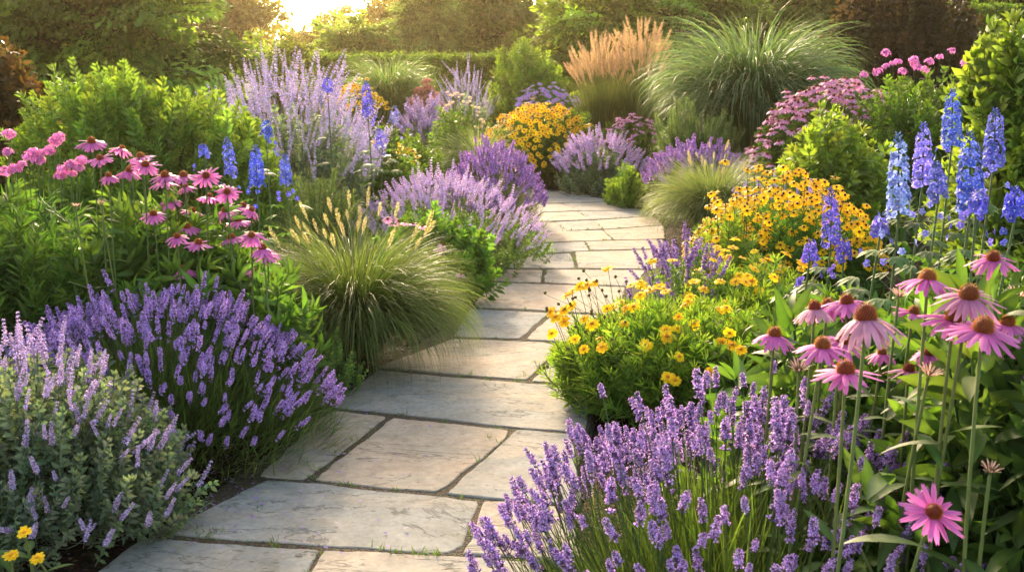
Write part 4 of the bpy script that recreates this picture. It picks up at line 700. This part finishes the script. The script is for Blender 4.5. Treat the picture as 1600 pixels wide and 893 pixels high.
for i, a in enumerate([("blue delphinium spike against the pale sage, near the lime bush", 416, 188, 214, 7.2, DEEP, DEEPT, .04, 30), ("blue delphinium in the left trio, nearest the coneflowers", 361, 214, 274, 6.6, (.06, .09, .50), (.12, .16, .62), .04, 36), ("brightest blue delphinium of the left trio", 402, 226, 290, 6.4, (.05, .08, .62), (.10, .14, .74), .046, 60), ("short blue delphinium of the left trio, nearest the fountain grass", 447, 240, 288, 6.6, (.06, .08, .50), (.12, .14, .62), .036, 36), ("small blue delphinium tip on the lime bush", 320, 226, 244, 6.6, DEEP, DEEPT, .035, 14),
    ("violet-blue delphinium rising tall from the pale sage", 575, 124, 180, 9.1, (.08, .08, .50), (.15, .15, .62), .05, 70), ("small violet-blue delphinium behind the sage", 512, 121, 142, 9.2, (.08, .08, .50), (.15, .15, .62), .055, 30), ("pale blue delphinium right of the tall violet-blue one", 615, 165, 192, 9.2, (.20, .20, .50), (.30, .30, .62), .04, 26), ("short blue delphinium below the tall violet-blue one", 597, 200, 226, 9.1, (.10, .10, .55), (.18, .18, .66), .05, 28)]):
    delphinium(*a[:7], 60 + i, wide=a[7], n=int(a[8] * .8))
x, y, rx, h = fit(580, 760, 262, 9.0)
catmint("pale mauve catmint mound at the left path edge before the purple lavender", -.62, 9.0, .92, .85, .72, 400, CATM, 53, HERB, 1000, .16, sc=.80, cap=100, drop=.72)
lavender("purple lavender mound at the left inner curve of the path", -.22, 11.6, .60, .9, .86, 330, LAVF, 54, sc=1.05, nl=3200, leafl=.2, lw=.008, cap=100, drop=.72)
x, y, rx, h = fit(605, 745, 345, 7.3)
sh, rng = shrub("sedum_plant", "bright green sedum-like plant with dark red flower heads by the fountain grass", "sedum", -.62, 7.45, .46, .42, .66, SEDUM, 330, .19, 55)
attach(sh, "flower_head", "flower_heads", CONEF, np.array([at(px, py, 7.1) for px, py in [(622, 345), (632, 348), (612, 350), (645, 350), (685, 388), (692, 384), (660, 354), (606, 342), (720, 428)]]), frames_z(spin_dir(rng, 9, .4), np.zeros(9)), .75)
x, y, rx, h = fit(540, 660, 228, 12.8)
drift("black_eyed_susan", "small golden daisy patch behind the left catmint", "black-eyed susan", x, y, rx, .5, h, 110, RUDF, 56, 1.5, FARG, 160, .28, group="black-eyed susan drifts", lean=(0, -.5))
x, y, rx, h = fit(600, 695, 203, 15.0)
shrub("leafy_shrub", "low green mound behind the small golden daisy patch", "shrub", x, y, rx, .6, h, FARG, 260, .24, 57)
x, y, rx, h = fit(625, 700, 172, 19.5)
catmint("distant pinkish-purple catmint haze before the round grass", x, y, rx, .6, h, 110, CATF, 58, SILVER, 120, .26, sc=1.5, cap=0)
x, y, rx, h = fit(668, 752, 180, 17.2)
shrub("leafy_shrub", "rounded mid green shrub under the cream roses", "shrub", x, y, rx, .7, h, FARG, 420, .28, 59)
x, y, rx, h = fit(668, 768, 152, 18.4)
rr = drift("rose_bush", "cream flowering rose bush in front of the far sage", "rose", x, y, rx, .7, h, 60, [daisy("flower_head", 333, 9, .035, .034, 55, 10, (.74, .58, .34), (.78, .66, .46), .01, .01, (.6, .45, .2), (.7, .5, .2), cols=1, rows=2, extra=5)], 60, 1.0, FARG, 260, .26, drop=.7, lean=(0, -.6))
x, y, rx, h = fit(712, 785, 195, 16.6)
grass("fine_grass", "fine pale grass tuft left of the far golden mound", x, y, rx, h, 1400, 61, (.09, .13, .04), (.26, .30, .14), W=.008, group="arching ornamental grasses")
x, y, rx, h = fit(688, 770, 98, 20.6)
catmint("far lilac Russian sage spires in front of the clipped hedge", x, y, rx, .7, h * .8, 90, SAGE, 62, SILVER, 90, .3, sc=1.0, group="lilac sage clouds", name="russian_sage", cat="russian sage", cap=40, splay=.4)
x, y, rx, h = fit(752, 900, 70, 21.2)
shrub("leafy_shrub", "tall rounded lime green bush left of the feather reed grass", "shrub", x, y, rx, 1.0, h, LIME, 900, .34, 63, group="lime green shrubs", sq=.8)
x, y, rx, h = fit(800, 910, 140, 19.8)
drift("aster_plant", "violet asters between the golden mound and the lime bush", "aster", x, y, rx, .5, h, 100, [daisy("flower_head", 335, 10, .03, .012, 10, -10, (.34, .20, .66), (.46, .30, .74), .008, .008, (.5, .3, .05), (.6, .4, .05), cols=1, rows=2)], 64, 1.6, FARG, 200, .26, cap=0, lean=(0, -.5))
x, y, rx, h = fit(545, 672, 96, 22.0)
grass("maiden_grass", "round far grass dome in front of the clipped hedge", x, y, rx, h, 5200, 65, (.08, .13, .035), (.15, .21, .08), W=.022, bend=(2.2, 3.8), el=(68, 93), Lf=1.36, Lo=.5, pw=2.6, group="arching ornamental grasses", base=.32)
x, y, rx, h = fit(520, 590, 138, 20.5)
drift("yellow_daisies", "orange-yellow daisy patch left of the round grass dome", "black-eyed susan", x, y, rx + .2, .6, h, 120, RUDF, 66, 1.7, FARG, 160, .3, cap=0, group="black-eyed susan drifts", lean=(0, -.5))
x, y, rx, h = fit(640, 690, 140, 20.9)
drift("sedum_patch", "rusty pink sedum patch at the foot of the round grass dome", "sedum", x, y, rx, .5, h, 60, [phlox_head(340, (.42, .16, .13), (.52, .24, .18), n=16)], 67, 1.6, FARG, 120, .28, cap=0)
shrub("russet_shrub", "russet-leaved shrub at the far left picture edge", "shrub", *fit(-60, 62, 62, 9.6)[:3], .7, fit(-60, 62, 62, 9.6)[3], RUSSET, 620, .27, 68, up=1.0, sq=.7)
shrub("leafy_shrub", "green perennials behind the violet-blue delphiniums", "shrub", *fit(520, 640, 185, 11.6)[:3], .6, fit(520, 640, 185, 11.6)[3], FARG, 300, .28, 69)
shrub("leafy_shrub", "dark green filler between the fountain grass and the sage", "shrub", *fit(400, 590, 300, 7.9)[:3], .6, fit(400, 590, 300, 7.9)[3], NEEDLE, 420, .26, 70)

# ------------------------------------------------------------------ hedge, shrubs and trees behind
FARL = [clump(400 + i, 13, .55, (.068, .108, .018)) for i in range(3)]
LIT = [clump(410 + i, 13, .55, (.100, .145, .022)) for i in range(3)]
DARK = [clump(420 + i, 13, .5, (.060, .090, .024)) for i in range(3)]
CONI = [clump(430 + i, 22, .28, (.040, .070, .022)) for i in range(3)]
FARB = [bough(440 + i, 110, .115, .5, (.10, .16, .03)) for i in range(4)]
LITB = [bough(450 + i, 100, .13, .5, (.130, .190, .030)) for i in range(4)]
DARKB = [bough(460 + i, 100, .13, .45, (.08, .13, .034)) for i in range(4)]
PALEB = [bough(480 + i, 100, .12, .5, (.13, .185, .05)) for i in range(3)]
WARMB = [bough(485 + i, 100, .12, .5, (.15, .13, .03)) for i in range(3)]
CONB = [bough(470 + i, 130, .12, .22, (.11, .17, .055), wide=.14, droop=.5) for i in range(4)]
rng = np.random.default_rng(80)
def hedge(label, x0, x1, y, h, seed):
    rng = np.random.default_rng(seed); r = thing("clipped_hedge", label, "hedge", ((x0 + x1) / 2, y, gz((x0 + x1) / 2, y)), "clipped hedges"); n = int((x1 - x0) * 620); f = rng.random(n); w = .55
    p = np.c_[rng.uniform(x0, x1, n), np.where(f < .6, y - w + rng.normal(0, .05, n), rng.uniform(y - w, y + w, n)), np.where(f < .6, rng.uniform(0, h, n), h + rng.normal(0, .05, n))]; p[:, 2] += gz((x0 + x1) / 2, y); d = nrm(np.where(f[:, None] < .6, [[0, -1, .3]], [[0, -.2, 1]]) + rng.normal(0, .5, (n, 3))); g = Geo(); g.scatter(DARK, p, frames(d, rng.uniform(0, 6.28, n)), .16 * rng.uniform(.7, 1.2, n), jitter(rng, n, (1.3, 1.45, 1.1), .2, .06)); part("foliage", g, r)
    s = Geo(); m = int((x1 - x0) / .6); b = np.c_[np.linspace(x0 + .2, x1 - .2, m), np.full(m, y), np.full(m, gz((x0 + x1) / 2, y))]; tubes(s, bez(b, b + [0, 0, h * .4], b + [0, 0, h * .9], 4), .03, (.06, .045, .03), 5, BARK); part("trunks", s, r)
hedge("clipped hedge closing the garden behind the round grass dome", -7.5, 2.6, 29.0, at(600, 95, 29)[2] - gz(-2, 29), 81)
hedge("dark clipped hedge behind the purple shrub at the right", 9.5, 19, 24.0, at(1550, 20, 24)[2] - gz(14, 24), 82)
def tr(label, p0, p1, tp, Y, kinds, n, size, seed, name="broadleaf_tree", **k):
    x, y, rx, h = fit(p0, p1, tp, Y); return tree(name, label, x, y, h, rx, kinds, n, size, seed, **k)
tr("spreading tree with dark bent limbs at the left, low branches over the bush", -60, 385, -70, 19.0, FARB, 620, 1.25, 83, blobs=60, group="trees beyond the garden", cz=.60, chh=.55)
tr("round sunlit shrub-tree between the left tree and the hedge", 345, 480, 62, 27.0, LITB, 300, .95, 84, blobs=25, group="trees beyond the garden", cz=.5, chh=.55)
tr("rounded pale green tree behind the round grass dome", 510, 610, 36, 36.0, PALEB, 320, 1.3, 85, blobs=28, group="trees beyond the garden", cz=.5, chh=.58)
tr("broad conical conifer right of the rounded pale tree", 600, 730, -30, 38.0, CONB, 620, 1.2, 86, blobs=40, group="trees beyond the garden", shape="cone", name="conifer")
tr("dark tree behind the conical conifer", 680, 812, -60, 42.0, DARKB, 480, 1.9, 87, blobs=39, group="trees beyond the garden", cz=.5, chh=.55)
tr("lime tinted tree behind the feather reed grass", 845, 1010, -25, 30.0, LITB, 480, 1.35, 88, blobs=39, group="trees beyond the garden", cz=.5, chh=.56)
tr("green tree behind the maiden grass", 950, 1180, -60, 32.0, FARB, 480, 1.5, 89, blobs=39, group="trees beyond the garden", cz=.52, chh=.56)
tr("dark tree above the maiden grass", 1130, 1340, -80, 36.0, DARKB, 480, 1.8, 90, blobs=39, group="trees beyond the garden", cz=.52, chh=.56)
tr("dark green tree behind the purple shrub", 1300, 1520, -90, 34.0, DARKB, 480, 1.7, 91, blobs=39, group="trees beyond the garden", cz=.52, chh=.56)
tr("dark tree in the far right corner", 1480, 1720, -90, 30.0, DARKB, 480, 1.5, 92, blobs=39, group="trees beyond the garden", cz=.52, chh=.56)
tr("low dark tree right of the sunlit gap", 560, 650, -8, 52.0, WARMB, 120, 1.5, 93, blobs=32, group="trees beyond the garden", cz=.5, chh=.56)
tr("low tree under the glowing gap in the tree line", 430, 560, 2, 54.0, WARMB, 190, 1.7, 94, blobs=32, group="trees beyond the garden", cz=.5, chh=.56)
tr("tall tree left of the glowing gap", 290, 432, -30, 50.0, WARMB, 210, 1.9, 95, blobs=39, group="trees beyond the garden", cz=.52, chh=.56)
tr("tall tree behind the spreading left tree", 120, 340, -90, 46.0, DARKB, 420, 2.2, 96, blobs=39, group="trees beyond the garden", cz=.52, chh=.56)
tr("dark tree at the far left corner", -120, 140, -90, 40.0, DARKB, 420, 2.0, 97, blobs=39, group="trees beyond the garden", cz=.52, chh=.56)
# the far wood: too many to count, one mass
g = Geo(); rng = np.random.default_rng(98); n = 5200; az = rng.uniform(-.62, .62, n); R_ = rng.uniform(62, 84, n); hh = (4.6 + 5.0 * np.clip(np.abs(az + .175) / .11 - .25, 0, 1)) * (1 - .5 * np.exp(-((az - .017) / .02) ** 2)) * (1 + .22 * np.sin(az * 37) + .12 * np.sin(az * 91 + 1))
g.scatter(DARK, np.c_[np.sin(az) * R_, np.cos(az) * R_, .3 + hh * rng.random(n) ** .8], frames(spin_dir(rng, n, .8), rng.uniform(0, 6.28, n)), rng.uniform(.9, 1.6, n), jitter(rng, n, (1, 1, 1), .2, .06)); o = part("far_wood", g, None, kind="stuff"); tag(o, "far dark wood closing the view behind the garden trees", "wood")

# ------------------------------------------------------------------ ground cover, mulch, moss
rng = np.random.default_rng(99); n = 26000; x = rng.uniform(-9, 9, n); y = rng.uniform(1.6, 24, n); d = path_d(x, y); k = (d > 1.15 + .3 * rng.random(n)); x, y = x[k], y[k]; n = len(x)
g = Geo(); dd = spin_dir(rng, n, .9); g.scatter(LANCE, np.c_[x, y, hgt(x, y)], frames(dd), rng.uniform(.08, .22, n) * (1 + y / 30), jitter(rng, n, (.8, .85, .8), .25, .08)); o = part("ground_cover", g, None, kind="stuff"); tag(o, "low leafy ground cover filling the beds between the plants", "ground cover")
n = 16000; x = rng.uniform(-4, 4, n); y = rng.uniform(2.2, 17, n); d = path_d(x, y); k = (d > .66) & (d < 1.5); x, y, d = x[k], y[k], d[k]; n = len(x)
chip = Geo(); chip.add([(-.35, 0, 0), (.35, .05, .08), (.28, 1, .1), (-.3, .9, 0)], [(0, 1, 2, 3)], C=(.10, .06, .038), m=BARK); g = Geo(); az = rng.uniform(0, 6.28, n); g.scatter(chip, np.c_[x, y, hgt(x, y) + .006], frames(np.c_[np.cos(az), np.sin(az), rng.normal(.1, .25, n)]), rng.uniform(.012, .04, n), jitter(rng, n, (1, 1, 1), .5, .1)); o = part("bark_mulch", g, None, kind="stuff"); tag(o, "brown bark mulch chips along the path edge", "mulch")
g = Geo(); pts = []
for px, py, q, s_ in [(295, 832, 60, .035), (275, 830, 40, .02), (330, 838, 40, .02), (555, 693, 40, .03), (530, 712, 40, .02), (498, 735, 25, .02), (898, 404, 60, .05), (893, 410, 40, .04), (918, 388, 40, .03), (856, 428, 20, .03), (815, 590, 40, .03), (840, 570, 50, .03), (770, 690, 30, .02), (402, 800, 15, .02)]:
    a = on_ground(px, py, .02); pts.append(np.c_[rng.normal(a[0], s_, q), rng.normal(a[1], s_ * .7, q), np.full(q, .015)])
E_ = np.concatenate(EDGE); E_ = E_[E_[:, 1] < 13]; E_ = E_[rng.integers(0, len(E_), 210)]
for e in E_: pts.append(np.c_[rng.normal(e[0], .012, 7), rng.normal(e[1], .008, 7), np.full(7, .022)])
P = np.concatenate(pts); n = len(P); blades(g, P, rng.uniform(0, 6.28, n), rng.uniform(.7, 1.5, n), rng.uniform(.2, 1.2, n), rng.uniform(.018, .05, n), np.full(n, .004), 3, jitter(rng, n, (.07, .12, .02), .2), jitter(rng, n, (.12, .18, .03), .2), rng=rng); o = part("joint_moss", g, None, kind="stuff"); tag(o, "tufts of moss and grass in the joints of the flagstones", "moss")
n = 700; x = rng.uniform(-2, 2, n); y = rng.uniform(2.6, 12, n); d = path_d(x, y); k = (d < .72) & (rng.random(n) < np.clip((d - .2) / .5, .1, 1) ** 2); x, y = x[k], y[k]; n = len(x); g = Geo(); az = rng.uniform(0, 6.28, n); g.scatter(chip, np.c_[x, y, np.full(n, .037)], frames(np.c_[np.cos(az), np.sin(az), rng.normal(.05, .15, n)]), rng.uniform(.005, .018, n), jitter(rng, n, (1.3, 1.2, 1), .5, .15)); o = part("leaf_litter", g, None, kind="stuff"); tag(o, "crumbs of bark and dry leaf lying on the flagstones", "litter")
g = Geo(); n = 260; rngp = np.random.default_rng(5); x = rngp.normal(-1.05, .35, n); y = rngp.uniform(3.2, 4.9, n); k = path_d(x, y) < .9; x, y = x[k], y[k]; n = len(x); pt = Geo(); pt.add([(-.3, 0, 0), (.3, 0, .1), (.2, 1, .15), (-.2, .9, 0)], [(0, 1, 2, 3)], C=(.30, .18, .5), m=PETAL); az = rngp.uniform(0, 6.28, n); g.scatter(pt, np.c_[x, y, np.full(n, .040)], frames(np.c_[np.cos(az), np.sin(az), 0 * az + .1]), rngp.uniform(.008, .017, n)); o = part("fallen_petals", g, None, kind="stuff"); tag(o, "fallen lavender petals scattered on the near stones", "petals")

# ------------------------------------------------------------------ the hazy evening air
hm, nt, N = nodes_mat("evening_haze"); pv_ = N("ShaderNodeVolumePrincipled"); pv_.inputs["Color"].default_value = (.97, .80, .50, 1); pv_.inputs["Density"].default_value = .0005; pv_.inputs["Anisotropy"].default_value = .8
ho = N("ShaderNodeOutputMaterial"); nt.links.new(pv_.outputs[0], ho.inputs["Volume"])
bx = [(sx, sy, sz) for sx in (-228, 228) for sy in (-9, 408) for sz in (-1.2, 24)]
hz = plain("haze", bx, [(0, 1, 3, 2), (4, 6, 7, 5), (0, 4, 5, 1), (2, 3, 7, 6), (0, 2, 6, 4), (1, 5, 7, 3)], hm, kind="stuff"); hz["label"] = "warm evening haze in the air of the garden"
